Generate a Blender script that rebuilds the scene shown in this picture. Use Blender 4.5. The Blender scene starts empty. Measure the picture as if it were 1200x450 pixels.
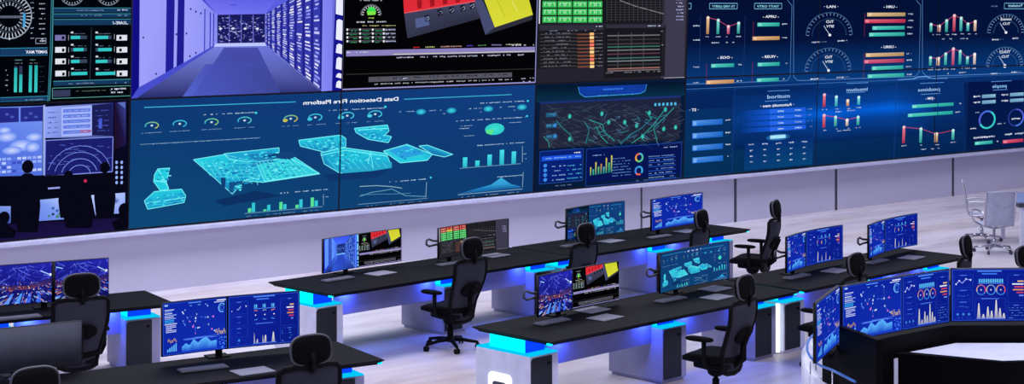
import bpy, bmesh, math, random
from mathutils import Vector, Matrix
R = math.radians
C = bpy.context.scene.collection
rnd = random.Random(7)

# ------------------------------------------------------------------ camera geometry
F, HC, HY = 1950.0, 3.8, 8.0
TH = R(50.6)
SU, CU = math.sin(TH), math.cos(TH)
def cam2w(X, Y):                      # camera-aligned ground coordinates -> room
    return (X*SU + Y*CU, -X*CU + Y*SU)
def at(px, py, z):                    # photo pixel on the horizontal plane z
    Y = F*(HC-z)/(py-HY)
    return cam2w((px-600)/F*Y, Y)
WT, WY, WZ0 = .04, 20.05, .7          # video wall plane leans forward a little
def wall_at(px, py):                  # photo pixel on the video wall -> (s, z)
    dx = (px-600)/F; dz = -(py-HY)/F
    d = (dx*SU+CU, -dx*CU+SU, dz)
    k = (WY - WT*(HC-WZ0))/(d[1] + WT*d[2])
    return (k*d[0], HC+k*d[2])
def wall_scale(px):
    s, z = wall_at(px, 120); s2, z2 = wall_at(px, 121)
    return z-z2
def lin(c):
    return tuple(((v/255)/12.92 if v/255 <= .04045 else ((v/255+.055)/1.055)**2.4) for v in c)

# ------------------------------------------------------------------ materials
def mat(name, rgb, rough=.5, metal=0., var=.08, scale=6., bump=0., spec=.5, emit=None, estr=0.):
    m = bpy.data.materials.new(name); m.use_nodes = True
    nt = m.node_tree; b = nt.nodes['Principled BSDF']
    c = lin(rgb)
    tc = nt.nodes.new('ShaderNodeTexCoord')
    n = nt.nodes.new('ShaderNodeTexNoise'); n.inputs['Scale'].default_value = scale; n.inputs['Detail'].default_value = 4
    nt.links.new(tc.outputs['Object'], n.inputs['Vector'])
    r = nt.nodes.new('ShaderNodeValToRGB')
    r.color_ramp.elements[0].position = .3; r.color_ramp.elements[1].position = .7
    r.color_ramp.elements[0].color = tuple(v*(1-var) for v in c)+(1,)
    r.color_ramp.elements[1].color = tuple(min(1, v*(1+var)) for v in c)+(1,)
    nt.links.new(n.outputs['Fac'], r.inputs['Fac'])
    nt.links.new(r.outputs['Color'], b.inputs['Base Color'])
    b.inputs['Roughness'].default_value = rough; b.inputs['Metallic'].default_value = metal
    b.inputs['Specular IOR Level'].default_value = spec
    if bump:
        bp = nt.nodes.new('ShaderNodeBump'); bp.inputs['Strength'].default_value = bump; bp.inputs['Distance'].default_value = .004
        n2 = nt.nodes.new('ShaderNodeTexNoise'); n2.inputs['Scale'].default_value = scale*18
        nt.links.new(tc.outputs['Object'], n2.inputs['Vector'])
        nt.links.new(n2.outputs['Fac'], bp.inputs['Height']); nt.links.new(bp.outputs['Normal'], b.inputs['Normal'])
    if emit:
        b.inputs['Emission Color'].default_value = lin(emit)+(1,); b.inputs['Emission Strength'].default_value = estr
    return m
M = {}
M['black'] = mat('black_laminate', (9, 9, 11), .6, spec=.08)
M['desk'] = mat('desk_top_laminate', (15, 15, 17), .7, spec=.07, scale=3, bump=.04)
M['grey_body'] = mat('pedestal_grey', (158, 157, 190), .5)
M['white_lac'] = mat('white_lacquer', (228, 229, 246), .35)
M['door'] = mat('charcoal_door', (36, 37, 44), .5, spec=.3)
M['panel'] = mat('modesty_panel', (140, 139, 180), .5)
M['fabric'] = mat('black_fabric', (9, 9, 11), .9, spec=.1, bump=.3, scale=12)
M['plastic'] = mat('black_plastic', (9, 9, 11), .6, spec=.1)
M['rim'] = mat('grey_rim_plastic', (74, 74, 82), .5)
M['rubber'] = mat('black_rubber', (11, 11, 12), .7, spec=.2)
M['chrome'] = mat('chrome', (200, 200, 208), .22, 1.)
M['bezel'] = mat('black_bezel', (12, 12, 16), .45, spec=.3)
M['mon_grey'] = mat('grey_monitor_shell', (74, 75, 86), .5)
M['off'] = mat('blank_grey_screen', (80, 82, 93), .55, spec=.2)
M['key_base'] = mat('keyboard_grey', (76, 76, 86), .55)
M['key'] = mat('keyboard_keys', (104, 104, 116), .6)
M['paper'] = mat('pale_pad', (128, 128, 142), .7, var=.04)
M['trim_dark'] = mat('dark_trim', (62, 60, 74), .5)
M['ledge'] = mat('white_ledge', (196, 198, 226), .45)
M['white_mesh'] = mat('white_sling_fabric', (178, 182, 204), .7, bump=.2, scale=14)
M['glass_table'] = mat('pale_table_top', (150, 168, 214), .2)
M['blue_tube'] = mat('blue_tube', (70, 120, 190), .25, emit=(40, 120, 255), estr=.12)
def emis(name, rgb, s):
    m = bpy.data.materials.new(name); m.use_nodes = True; nt = m.node_tree; nt.nodes.clear()
    o = nt.nodes.new('ShaderNodeOutputMaterial'); e = nt.nodes.new('ShaderNodeEmission')
    e.inputs['Color'].default_value = lin(rgb)+(1,); e.inputs['Strength'].default_value = s
    nt.links.new(e.outputs[0], o.inputs[0]); return m
M['led_cyan'] = emis('led_cyan', (0, 236, 255), 1.5)
M['led_blue'] = emis('led_blue', (5, 60, 255), 1.3)
M['led_plate'] = emis('led_plate', (0, 205, 255), .95)
M['led_white'] = emis('led_white', (238, 246, 255), 1.6)
def mesh_fabric():
    m = mat('chair_mesh', (50, 50, 62), .8, spec=.2, scale=10)
    nt = m.node_tree; b = nt.nodes['Principled BSDF']
    tc = nt.nodes.new('ShaderNodeTexCoord'); w = nt.nodes.new('ShaderNodeTexWave')
    w.bands_direction = 'Z'; w.inputs['Scale'].default_value = 40
    nt.links.new(tc.outputs['Object'], w.inputs['Vector'])
    bp = nt.nodes.new('ShaderNodeBump'); bp.inputs['Strength'].default_value = .3; bp.inputs['Distance'].default_value = .003
    nt.links.new(w.outputs['Fac'], bp.inputs['Height']); nt.links.new(bp.outputs['Normal'], b.inputs['Normal'])
    return m
M['mesh'] = mesh_fabric()
def screen_mat():
    m = bpy.data.materials.new('lit_screen'); m.use_nodes = True; nt = m.node_tree; nt.nodes.clear()
    o = nt.nodes.new('ShaderNodeOutputMaterial'); e = nt.nodes.new('ShaderNodeEmission')
    a = nt.nodes.new('ShaderNodeAttribute'); a.attribute_name = 'picture'
    nt.links.new(a.outputs['Color'], e.inputs['Color']); e.inputs['Strength'].default_value = 1.
    nt.links.new(e.outputs[0], o.inputs[0])
    m.cycles.emission_sampling = 'NONE'
    return m
M['screen'] = screen_mat()
def floor_mat():
    m = bpy.data.materials.new('pale_polished_floor'); m.use_nodes = True
    nt = m.node_tree; b = nt.nodes['Principled BSDF']
    tc = nt.nodes.new('ShaderNodeTexCoord'); mp = nt.nodes.new('ShaderNodeMapping')
    mp.inputs['Scale'].default_value = (.35, 1.5, 1)
    n = nt.nodes.new('ShaderNodeTexNoise'); n.inputs['Scale'].default_value = 1.6; n.inputs['Detail'].default_value = 7; n.inputs['Roughness'].default_value = .62; n.inputs['Distortion'].default_value = .6
    nt.links.new(tc.outputs['Object'], mp.inputs['Vector']); nt.links.new(mp.outputs[0], n.inputs['Vector'])
    r = nt.nodes.new('ShaderNodeValToRGB'); els = r.color_ramp.elements
    els[0].position = .3; els[0].color = lin((186, 178, 188))+(1,)
    els[1].position = .6; els[1].color = lin((226, 221, 228))+(1,)
    e = els.new(.45); e.color = lin((212, 204, 210))+(1,)
    nt.links.new(n.outputs['Fac'], r.inputs['Fac'])
    n2 = nt.nodes.new('ShaderNodeTexNoise'); n2.inputs['Scale'].default_value = .7; n2.inputs['Detail'].default_value = 3
    nt.links.new(mp.outputs[0], n2.inputs['Vector'])
    r2 = nt.nodes.new('ShaderNodeValToRGB'); r2.color_ramp.elements[0].position = .45; r2.color_ramp.elements[1].position = .68
    r2.color_ramp.elements[0].color = (1, 1, 1, 1); r2.color_ramp.elements[1].color = (1, .93, .86, 1)
    nt.links.new(n2.outputs['Fac'], r2.inputs['Fac'])
    mx = nt.nodes.new('ShaderNodeMix'); mx.data_type = 'RGBA'; mx.blend_type = 'MULTIPLY'; mx.inputs['Factor'].default_value = 1
    nt.links.new(r.outputs['Color'], mx.inputs[6]); nt.links.new(r2.outputs['Color'], mx.inputs[7]); nt.links.new(mx.outputs[2], b.inputs['Base Color'])
    b.inputs['Roughness'].default_value = .38; b.inputs['Specular IOR Level'].default_value = .4
    return m
M['floor'] = floor_mat()
M['wall'] = mat('lavender_wall_paint', (192, 190, 212), .6, var=.03, scale=.7)

# ------------------------------------------------------------------ mesh builder
class MB:
    def __init__(s): s.bm = bmesh.new()
    def box(s, x0, y0, z0, x1, y1, z1, bev=0, seg=2, mtx=None):
        r = bmesh.ops.create_cube(s.bm, size=1)
        vs = r['verts']
        for v in vs:
            v.co = Vector(((x0+x1)/2+v.co.x*(x1-x0), (y0+y1)/2+v.co.y*(y1-y0), (z0+z1)/2+v.co.z*(z1-z0)))
        allv = set(vs)
        if bev:
            es = list({e for v in vs for e in v.link_edges})
            rr = bmesh.ops.bevel(s.bm, geom=es, offset=bev, segments=seg, affect='EDGES', profile=.5)
            allv = {v for v in rr['verts']} | {v for v in vs if v.is_valid}
            for f in rr['faces']: f.smooth = True
        if mtx:
            for v in allv:
                if v.is_valid: v.co = mtx @ v.co
        return s
    def prism(s, pts, z0, z1, bev=0):
        a = [s.bm.verts.new((p[0], p[1], z0)) for p in pts]; b = [s.bm.verts.new((p[0], p[1], z1)) for p in pts]
        n = len(pts)
        fs = [s.bm.faces.new(a[::-1]), s.bm.faces.new(b)]
        for i in range(n): fs.append(s.bm.faces.new((a[i], a[(i+1) % n], b[(i+1) % n], b[i])))
        bmesh.ops.recalc_face_normals(s.bm, faces=fs)
        if bev:
            es = list({e for f in fs for e in f.edges})
            bmesh.ops.bevel(s.bm, geom=es, offset=bev, segments=2, affect='EDGES', profile=.5)
        return s
    def tube(s, path, r, n=10, closed=False, flat=1.):
        P = [Vector(p) for p in path]; rings = []; N = len(P)
        rr = r if isinstance(r, (list, tuple)) else [r]*N
        up = None
        for i, p in enumerate(P):
            if closed: t = (P[(i+1) % N]-P[i-1]).normalized()
            else: t = (P[min(i+1, N-1)]-P[max(i-1, 0)]).normalized()
            if up is None: up = Vector((0, 0, 1)) if abs(t.z) < .9 else Vector((0, 1, 0))
            a = t.cross(up).normalized(); b = a.cross(t).normalized(); up = b
            rings.append([s.bm.verts.new(p + a*math.cos(2*math.pi*k/n)*rr[i] + b*math.sin(2*math.pi*k/n)*rr[i]*flat) for k in range(n)])
        for i in range(N if closed else N-1):
            A, B = rings[i], rings[(i+1) % N]
            for k in range(n):
                f = s.bm.faces.new((A[k], A[(k+1) % n], B[(k+1) % n], B[k])); f.smooth = True
        if not closed:
            s.bm.faces.new(rings[0][::-1]); s.bm.faces.new(rings[-1])
        return s
    def lathe(s, prof, n=20, c=(0, 0, 0), mtx=None):
        rings = []
        for r, z in prof:
            ring = []
            for k in range(n):
                v = Vector((r*math.cos(2*math.pi*k/n), r*math.sin(2*math.pi*k/n), z))
                if mtx: v = mtx @ v
                ring.append(s.bm.verts.new(v+Vector(c)))
            rings.append(ring)
        for A, B in zip(rings, rings[1:]):
            for k in range(n):
                f = s.bm.faces.new((A[k], A[(k+1) % n], B[(k+1) % n], B[k])); f.smooth = True
        s.bm.faces.new(rings[0][::-1]); s.bm.faces.new(rings[-1])
        return s
    def slab(s, f, nu, nv, th):        # f(a,b)->(point, normal) ; a closed thin shell of thickness th
        front, back = [], []
        for i in range(nu+1):
            fr, bk = [], []
            for j in range(nv+1):
                p, nrm = f(i/nu, j/nv); p = Vector(p); nrm = Vector(nrm).normalized()
                t = th(i/nu, j/nv) if callable(th) else th
                fr.append(s.bm.verts.new(p+nrm*t/2)); bk.append(s.bm.verts.new(p-nrm*t/2))
            front.append(fr); back.append(bk)
        def q(a, b, c, d):
            fc = s.bm.faces.new((a, b, c, d)); fc.smooth = True
        for i in range(nu):
            for j in range(nv):
                q(front[i][j], front[i+1][j], front[i+1][j+1], front[i][j+1])
                q(back[i][j], back[i][j+1], back[i+1][j+1], back[i+1][j])
        for i in range(nu):
            q(front[i][0], back[i][0], back[i+1][0], front[i+1][0]); q(front[i][nv], front[i+1][nv], back[i+1][nv], back[i][nv])
        for j in range(nv):
            q(front[0][j], front[0][j+1], back[0][j+1], back[0][j]); q(front[nu][j], back[nu][j], back[nu][j+1], front[nu][j+1])
        return s
    def ball(s, c, rx, ry, rz, pw=2., nu=20, nv=12, mtx=None):   # superellipsoid
        def sg(v, p): return math.copysign(abs(v)**p, v)
        e = 2/pw; rings = []
        for j in range(1, nv):
            ph = -math.pi/2+math.pi*j/nv; ring = []
            for k in range(nu):
                t = 2*math.pi*k/nu
                v = Vector((rx*sg(math.cos(ph), e)*sg(math.cos(t), e), ry*sg(math.cos(ph), e)*sg(math.sin(t), e), rz*sg(math.sin(ph), e)))
                if mtx: v = mtx @ v
                ring.append(s.bm.verts.new(v+Vector(c)))
            rings.append(ring)
        for A, B in zip(rings, rings[1:]):
            for k in range(nu):
                f = s.bm.faces.new((A[k], A[(k+1) % nu], B[(k+1) % nu], B[k])); f.smooth = True
        for ring, z in ((rings[0], -rz), (rings[-1], rz)):
            v = Vector((0, 0, z)); v = mtx @ v if mtx else v
            cv = s.bm.verts.new(v+Vector(c))
            for k in range(nu):
                f = s.bm.faces.new((ring[k], ring[(k+1) % nu], cv)); f.smooth = True
        return s
    def build(s, name, m, parent=None, label=None):
        bmesh.ops.recalc_face_normals(s.bm, faces=s.bm.faces)
        me = bpy.data.meshes.new(name); s.bm.to_mesh(me); s.bm.free()
        me.materials.append(m)
        o = bpy.data.objects.new(name, me); C.objects.link(o)
        if parent: o.parent = parent
        if label: o['label'] = label
        return o
def thing(name, label, cat, loc=(0, 0, 0), rz=0, group=None):
    o = bpy.data.objects.new(name, None); C.objects.link(o)
    o.empty_display_size = .2
    o.location = loc; o.rotation_euler = (0, 0, rz); o['label'] = label; o['category'] = cat
    if group: o['group'] = group
    return o
def tag(o, label, cat, group=None):
    o['label'] = label; o['category'] = cat
    if group: o['group'] = group
    return o
def struct(o): o['kind'] = 'structure'; return o
def copy_tree(o, parent=None):
    c = o.copy(); C.objects.link(c)
    if parent: c.parent = parent
    for ch in [x for x in C.objects if x.parent == o]: copy_tree(ch, c)
    return c

# ------------------------------------------------------------------ screen pictures
_tcache = {}
def text_polys(s):
    if s in _tcache: return _tcache[s]
    cu = bpy.data.curves.new('t', 'FONT'); cu.body = s; cu.size = 1.; cu.resolution_u = 2; cu.offset = .022
    ob = bpy.data.objects.new('t', cu); C.objects.link(ob)
    bpy.context.view_layer.update()
    me = ob.to_mesh()
    polys = [[(me.vertices[i].co.x, me.vertices[i].co.y) for i in p.vertices] for p in me.polygons]
    ob.to_mesh_clear(); bpy.data.objects.remove(ob); bpy.data.curves.remove(cu)
    w = max((x for p in polys for x, y in p), default=1)
    _tcache[s] = (polys, w); return _tcache[s]
def mixc(a, b, t): return tuple(x+(y-x)*t for x, y in zip(a, b))
class Canvas:
    """pictures in plane metres (s, z); the P* calls take photo pixels of the wall, or plain units for desk screens"""
    def __init__(c, conv=None, sc=None):
        c.polys = []; c.L = 0; c.conv = conv or (lambda x, y: (x, -y)); c.sc = sc or (lambda x: 1.)
        c.sh = (lambda x: wall_at(x+.5, 120)[0]-wall_at(x-.5, 120)[0]) if conv is wall_at else c.sc
    def up(c): c.L += 1
    def raw(c, pts, cols): c.polys.append((pts, cols, c.L))
    def poly(c, pts, col):
        cols = col if isinstance(col, list) else [col]*len(pts)
        c.raw([c.conv(*p) for p in pts], cols)
    def rect(c, x0, y0, x1, y1, col):   # top-left and bottom-right ; col or [tl,tr,br,bl]
        a, b = c.conv(x0, y0), c.conv(x1, y1)
        cols = col if isinstance(col, list) else [col]*4
        c.raw([(a[0], a[1]), (b[0], a[1]), (b[0], b[1]), (a[0], b[1])], cols)
    def bar(c, x0, y0, x1, h, col):      # slab starting at (x0,y0), horizontal on the wall
        a = c.conv(x0, y0); s1 = c.conv(x1, y0)[0]; hh = h*c.sc(x0)
        cols = col if isinstance(col, list) else [col]*4
        c.raw([(a[0], a[1]), (s1, a[1]), (s1, a[1]-hh), (a[0], a[1]-hh)], cols)
    def line(c, pts, w, col):
        Q = [c.conv(*p) for p in pts]; ww = w*c.sc(pts[0][0])/2
        for (x0, y0), (x1, y1) in zip(Q, Q[1:]):
            dx, dy = x1-x0, y1-y0; l = math.hypot(dx, dy) or 1; nx, ny = -dy/l*ww, dx/l*ww
            c.raw([(x0+nx, y0+ny), (x1+nx, y1+ny), (x1-nx, y1-ny), (x0-nx, y0-ny)], [col]*4)
    def hline(c, x0, y0, x1, w, col):   # horizontal on the wall
        c.bar(x0, y0-w/2, x1, w, col)
    def frame(c, x0, y0, x1, y1, w, col):
        a, b = c.conv(x0, y0), c.conv(x1, y1); ww = w*c.sc(x0)
        P = [(a[0], a[1]), (b[0], a[1]), (b[0], b[1]), (a[0], b[1])]
        for i in range(4):
            (p0, q0), (p1, q1) = P[i], P[(i+1) % 4]
            if p0 == p1: c.raw([(p0-ww/2, q0), (p0+ww/2, q0), (p0+ww/2, q1), (p0-ww/2, q1)], [col]*4)
            else: c.raw([(p0, q0-ww/2), (p1, q0-ww/2), (p1, q0+ww/2), (p0, q0+ww/2)], [col]*4)
    def ring(c, cx, cy, rx, ry, w, col, a0=0, a1=360, col2=None, n=24):
        s, z = c.conv(cx, cy); k = c.sc(cx); kh = c.sh(cx); n = max(4, int(n*abs(a1-a0)/360))
        for i in range(n):
            t0, t1 = R(a0+(a1-a0)*i/n), R(a0+(a1-a0)*(i+1)/n)
            q = lambda t, g: (s+math.cos(t)*(rx-g)*kh, z+math.sin(t)*(ry-g)*k)
            cc = mixc(col, col2, i/n) if col2 else col
            c.raw([q(t0, 0), q(t1, 0), q(t1, w), q(t0, w)], [cc]*4)
    def disc(c, cx, cy, rx, ry, col, col2=None, n=14):
        s, z = c.conv(cx, cy); k = c.sc(cx); kh = c.sh(cx)
        P = [(s+math.cos(2*math.pi*i/n)*rx*kh, z+math.sin(2*math.pi*i/n)*ry*k) for i in range(n)]
        if col2:
            for i in range(n): c.raw([(s, z), P[i], P[(i+1) % n]], [col, col2, col2])
        else: c.raw(P, [col]*n)
    def ticks(c, cx, cy, r0, r1, n, w, col, a0=0, a1=360):
        s, z = c.conv(cx, cy); k = c.sc(cx); q = c.sh(cx)/k
        for i in range(n):
            t = R(a0+(a1-a0)*i/max(1, n-1 if a1-a0 < 360 else n)); ct, st = math.cos(t), math.sin(t); h = w*k/2
            c.raw([(s+q*(ct*r0*k-st*h), z+st*r0*k+ct*h), (s+q*(ct*r1*k-st*h), z+st*r1*k+ct*h), (s+q*(ct*r1*k+st*h), z+st*r1*k-ct*h), (s+q*(ct*r0*k+st*h), z+st*r0*k-ct*h)], [col]*4)
    def dashes(c, x0, y0, x1, h, col, dens=.75):   # far-off unreadable caption: a row of little marks
        x = x0
        while x < x1:
            w = rnd.uniform(.9, 2.6)
            if rnd.random() < dens: c.bar(x, c_y(c, x0, y0, x)+h*(.15+rnd.uniform(-.1, .1)), min(x+w, x1), h*rnd.uniform(.5, .8), mixc(col, (10, 40, 90), rnd.uniform(0, .3)))
            x += w+.5
    def text(c, s, x, y, h, col, mirror=False, slant=0., width=None):  # centred on (x,y)
        polys, w = text_polys(s); k = c.sc(x); a, b = c.conv(x, y); hh = h*k
        kx = hh if width is None else width*c.sh(x)/w
        for p in polys:
            Q = []
            for px_, py_ in p:
                u = (px_-w/2)*kx + slant*(py_-.35)*hh
                Q.append((a+(-u if mirror else u), b+(py_-.35)*hh))
            c.raw(Q, [col]*len(Q))
    def take(c, s0, z0, s1, z1):          # normalised copy of a window of this picture
        d = Canvas(); d.L = c.L
        for pts, cols, L in c.polys:
            q, k = clip_rect(pts, cols, s0, z0, s1, z1)
            if q: d.polys.append(([((x-s0)/(s1-s0), (y-z0)/(z1-z0)) for x, y in q], k, L))
        return d
def c_y(c, x0, y0, x):                    # pixel row at x of the wall-horizontal through (x0,y0)
    a = c.conv(x0, y0); b = c.conv(x, y0); return y0 + (b[1]-a[1])/c.sc(x)
def clip_half(pts, cols, ax, lim, sign):
    out, oc = [], []
    n = len(pts)
    for i in range(n):
        p, q = pts[i], pts[(i+1) % n]; dp, dq = sign*(p[ax]-lim), sign*(q[ax]-lim)
        if dp >= 0: out.append(p); oc.append(cols[i])
        if (dp >= 0) != (dq >= 0):
            t = dp/(dp-dq); out.append((p[0]+(q[0]-p[0])*t, p[1]+(q[1]-p[1])*t)); oc.append(mixc(cols[i], cols[(i+1) % n], t))
    return out, oc
def clip_rect(pts, cols, x0, y0, x1, y1):
    mx = [p[0] for p in pts]; my = [p[1] for p in pts]
    if max(mx) <= x0 or min(mx) >= x1 or max(my) <= y0 or min(my) >= y1: return None, None
    if min(mx) >= x0 and max(mx) <= x1 and min(my) >= y0 and max(my) <= y1: return pts, cols
    for ax, lim, sg in ((0, x0, 1), (0, x1, -1), (1, y0, 1), (1, y1, -1)):
        pts, cols = clip_half(pts, cols, ax, lim, sg)
        if len(pts) < 3: return None, None
    return pts, cols
def screen_mesh(name, canvas, surf, strips=1, parent=None, step=.0006):
    """canvas in 0..1 ; surf(a,b)->(point, outward normal)"""
    V, Fc, Cc = [], [], []
    for pts, cols, L in canvas.polys:
        i0 = max(0, int(min(p[0] for p in pts)*strips)); i1 = min(strips-1, int(max(p[0] for p in pts)*strips))
        for i in range(i0, i1+1):
            q, k = (pts, cols) if i0 == i1 else clip_rect(pts, cols, i/strips, -1, (i+1)/strips, 2)
            if not q: continue
            b = len(V)
            for (a, bb), cl in zip(q, k):
                p, nrm = surf(a, bb); V.append(tuple(Vector(p)+Vector(nrm)*(L*step))); Cc.append(cl)
            Fc.append(list(range(b, len(V))))
    me = bpy.data.meshes.new(name); me.from_pydata(V, [], Fc)
    at_ = me.color_attributes.new('picture', 'FLOAT_COLOR', 'POINT')
    flat = []
    for cl in Cc: flat += list(lin(cl))+[1.]
    at_.data.foreach_set('color', flat)
    me.materials.append(M['screen'])
    o = bpy.data.objects.new(name, me); C.objects.link(o)
    if parent: o.parent = parent
    return o

def wc(): return Canvas(wall_at, wall_scale)
S = [6.55, 9.95, 13.24, 16.89, 20.23, 23.65, 27.2, 30.75]
ZB, ZM, ZT = .88, 2.59, 4.3
WHITE = (235, 240, 255); CY = (60, 220, 235); TEAL = (45, 195, 180)
def bgrect(c, s0, z0, s1, z1, col):
    cols = col if isinstance(col, list) else [col]*4
    c.raw([(s0, z1), (s1, z1), (s1, z0), (s0, z0)], cols)

# --- top left: flight instruments
fl = wc(); bgrect(fl, S[0], ZM, S[1], ZT, (3, 5, 12)); fl.up()
fl.ring(11, 19, 27, 27, 1.2, (150, 165, 185)); fl.ring(11, 19, 19, 19, .6, (90, 100, 120))
fl.ticks(11, 19, 20, 26, 36, .9, (210, 215, 230)); fl.ticks(11, 19, 13, 17, 24, 1.4, (150, 160, 180))
fl.bar(0, 18, 25, 3, (90, 98, 112)); fl.bar(27, 15, 30, 17, (60, 160, 220)); fl.disc(11, 45.5, 1.2, 1.2, WHITE)
for y in range(2, 46, 6):
    fl.dashes(36, y, 40, 1.5, (180, 190, 210)); fl.dashes(46, y+1, 53, 1.6, (190, 195, 215))
fl.frame(42, 45, 54, 51, .7, (150, 160, 180)); fl.dashes(44, 47, 53, 2.2, WHITE)
for y, h in ((57, 9), (115.5, 5)):
    fl.bar(0, y, 56, h, (22, 58, 98)); fl.up(); fl.hline(0, y, 56, .8, (50, 140, 170)); fl.hline(0, y+h, 56, .6, (40, 110, 150))
fl.text('XAM TEMAS', 43, 61, 5, WHITE, slant=-.3, width=25); fl.dashes(28, 117.5, 52, 1.6, (120, 150, 180))
for i, x in enumerate((16.5, 22.5, 34, 40.5)):
    t = (80, 88, 77, 77)[i]
    fl.bar(x, 78, x+3.6, 31, (52, 60, 90)); fl.up(); fl.bar(x, t, x+3.6, 31-(t-78), [(40, 170, 170), (40, 170, 170), (60, 205, 200), (60, 205, 200)])
for x in (17, 35): fl.dashes(x, 70, x+9, 1.5, (110, 160, 150)); fl.dashes(x, 74, x+9, 1.2, (140, 140, 150))
for y in range(76, 110, 6): fl.dashes(6, y, 9, 1.6, (170, 180, 195)); fl.dashes(46, y+2, 52, 1, (60, 70, 90))
fl.line([(63.5, -60), (61.2, 60), (58, 119)], 1, (70, 160, 170)); fl.line([(61.5, -60), (59, 60), (56, 120)], .8, (60, 140, 160))
for x in (85, 128): fl.ring(x, -9, 15, 15, .9, (120, 130, 150)); fl.ticks(x, -9, 11, 14, 24, .8, (160, 170, 185))
for y, h in ((9, 5.5), (16, 4.5), (22.5, 7)):
    fl.bar(63, y, 154, h, (20, 55, 92)); fl.up(); fl.hline(63, y, 154, .7, (60, 150, 170))
fl.text('1-39A1L', 141, 26.5, 5, WHITE, width=18, slant=-.3); fl.dashes(90, 11, 122, 1.4, (140, 160, 190)); fl.dashes(95, 17, 120, 1.4, (120, 140, 170)); fl.dashes(138, 10.5, 150, 1.8, WHITE); fl.dashes(138, 17, 150, 1.5, (150, 170, 200))
fl.line([(107.5, 32), (105.5, 94)], .6, (50, 70, 90))
for i, y in enumerate((41, 55.5, 69.5, 84)):
    for xs, side in ((64.5, 0), (137, 1)):
        fl.bar(xs, y-i*.2, xs+12.5, 6.6, (225, 228, 240) if (i or side) else (120, 115, 175)); fl.up(); fl.bar(xs+(8 if side == 0 else 3), y+1.5, xs+(11 if side == 0 else 6), 3.6, (10, 12, 20))
    for xs in (83, 112):
        fl.bar(xs, y-4, xs+3, 2, (210, 215, 225)); fl.bar(xs, y+.8, xs+19, 4.2, (55, 70, 95)); fl.up()
        a = (0, 1, 0, 0)[i]*3; b = (11, 15, 10, 19)[i]
        fl.bar(xs+a, y+1, xs+b+(4 if xs > 100 else 0), 3.8, (50, 200, 200)); fl.dashes(xs, y-2, xs+18, 1, (110, 120, 140))
    fl.bar(80, y, 80.7, 6, (150, 160, 170)); fl.bar(134, y-1, 134.7, 6, (150, 160, 170))
fl.bar(62, 96, 153, 5.5, (20, 55, 92)); fl.hline(62, 96, 153, .8, (70, 160, 170)); fl.dashes(80, 98, 110, 1.6, (150, 170, 200)); fl.dashes(135, 97, 150, 1.6, (150, 170, 200))
fl.up(); fl.frame(61, 104, 153, 113, .7, (90, 170, 160)); fl.bar(62, 106.5, 82, 8, (52, 60, 92)); fl.dashes(85, 107, 130, 1.6, (90, 110, 80), .6); fl.dashes(130, 104, 148, 2.4, WHITE); fl.dashes(130, 108, 149, 2.4, WHITE)

# --- server room
sv = wc(); bgrect(sv, S[1], ZM, S[2], ZT, (70, 78, 205)); sv.up()
sv.poly([(190, -60), (254, 17), (311, 17), (375, -60)], [(40, 40, 190), (120, 120, 245), (110, 112, 240), (40, 40, 190)])
for i in range(14):
    t = rnd.random(); y = -10+t*25; x = rnd.uniform(240, 320); sv.bar(x, y, x+rnd.uniform(4, 10), 1, (60, 60, 215))
sv.poly([(254, 53), (311, 52), (383, 108), (150, 122)], [(120, 130, 225), (110, 120, 220), (50, 55, 125), (30, 34, 92)])
sv.up()
sv.poly([(262, 56), (302, 56), (330, 112), (222, 118)], [(70, 76, 170), (70, 76, 170), (62, 72, 150), (74, 86, 190)])
sv.poly([(240, 76), (296, 74), (300, 112), (212, 116)], [(76, 84, 185), (70, 80, 180), (66, 78, 170), (82, 100, 205)])
sv.up()
sv.poly([(254, 17), (311, 16), (311, 51), (254, 52)], (24, 26, 92)); sv.up()
for k in range(5): sv.line([(254+k*14.2, 17), (254+k*14.2, 51)], 1, (110, 115, 215))
for k in range(150): x = rnd.uniform(255, 310); y = rnd.uniform(19, 49); sv.bar(x, y, x+rnd.uniform(.8, 3), .8, mixc((70, 75, 180), (215, 220, 255), rnd.random()**2))
for k in range(4): sv.disc(258+k*14.5, 33.5, 1.8, 1.3, (225, 230, 255))
sv.poly([(252, 51), (312, 50), (312, 54), (250, 55)], (190, 200, 255))
LV = (158, 160, 250)
sv.poly([(150, -60), (163, -60), (161.5, 103), (150, 120)], (18, 14, 130))
sv.poly([(163, -60), (195, -60), (193, 86), (162, 103)], [LV, LV, (150, 150, 245), (160, 160, 250)])
sv.poly([(195, -60), (205, -60), (202.5, 80), (193, 86)], (32, 30, 150)); sv.poly([(205, -60), (209, -60), (206, 78), (202.5, 80)], LV)
sv.poly([(209, -60), (216, -60), (214.5, 74), (206, 79)], (30, 28, 145))
sv.poly([(216, -20), (254, 17), (254, 51), (214.5, 74)], [LV, (130, 135, 240), (140, 145, 245), LV]); sv.up()
for x, t, b in ((239.5, 10, 60), (246, 14, 56), (250, 15, 54)): sv.line([(x, t), (x-.5, b)], 1.4, (50, 52, 180))
for x, y in ((166, 43), (181, 86), (217, 38), (222, 9), (228, 12), (234, 14), (221, 65), (228, 61), (205, 39)): sv.bar(x, y, x+1.7, 2.4, (30, 30, 100))
sv.poly([(311, 16), (352, -40), (400, -60), (378, 108), (311, 52)], [(90, 95, 225)]*5); sv.up()
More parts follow.
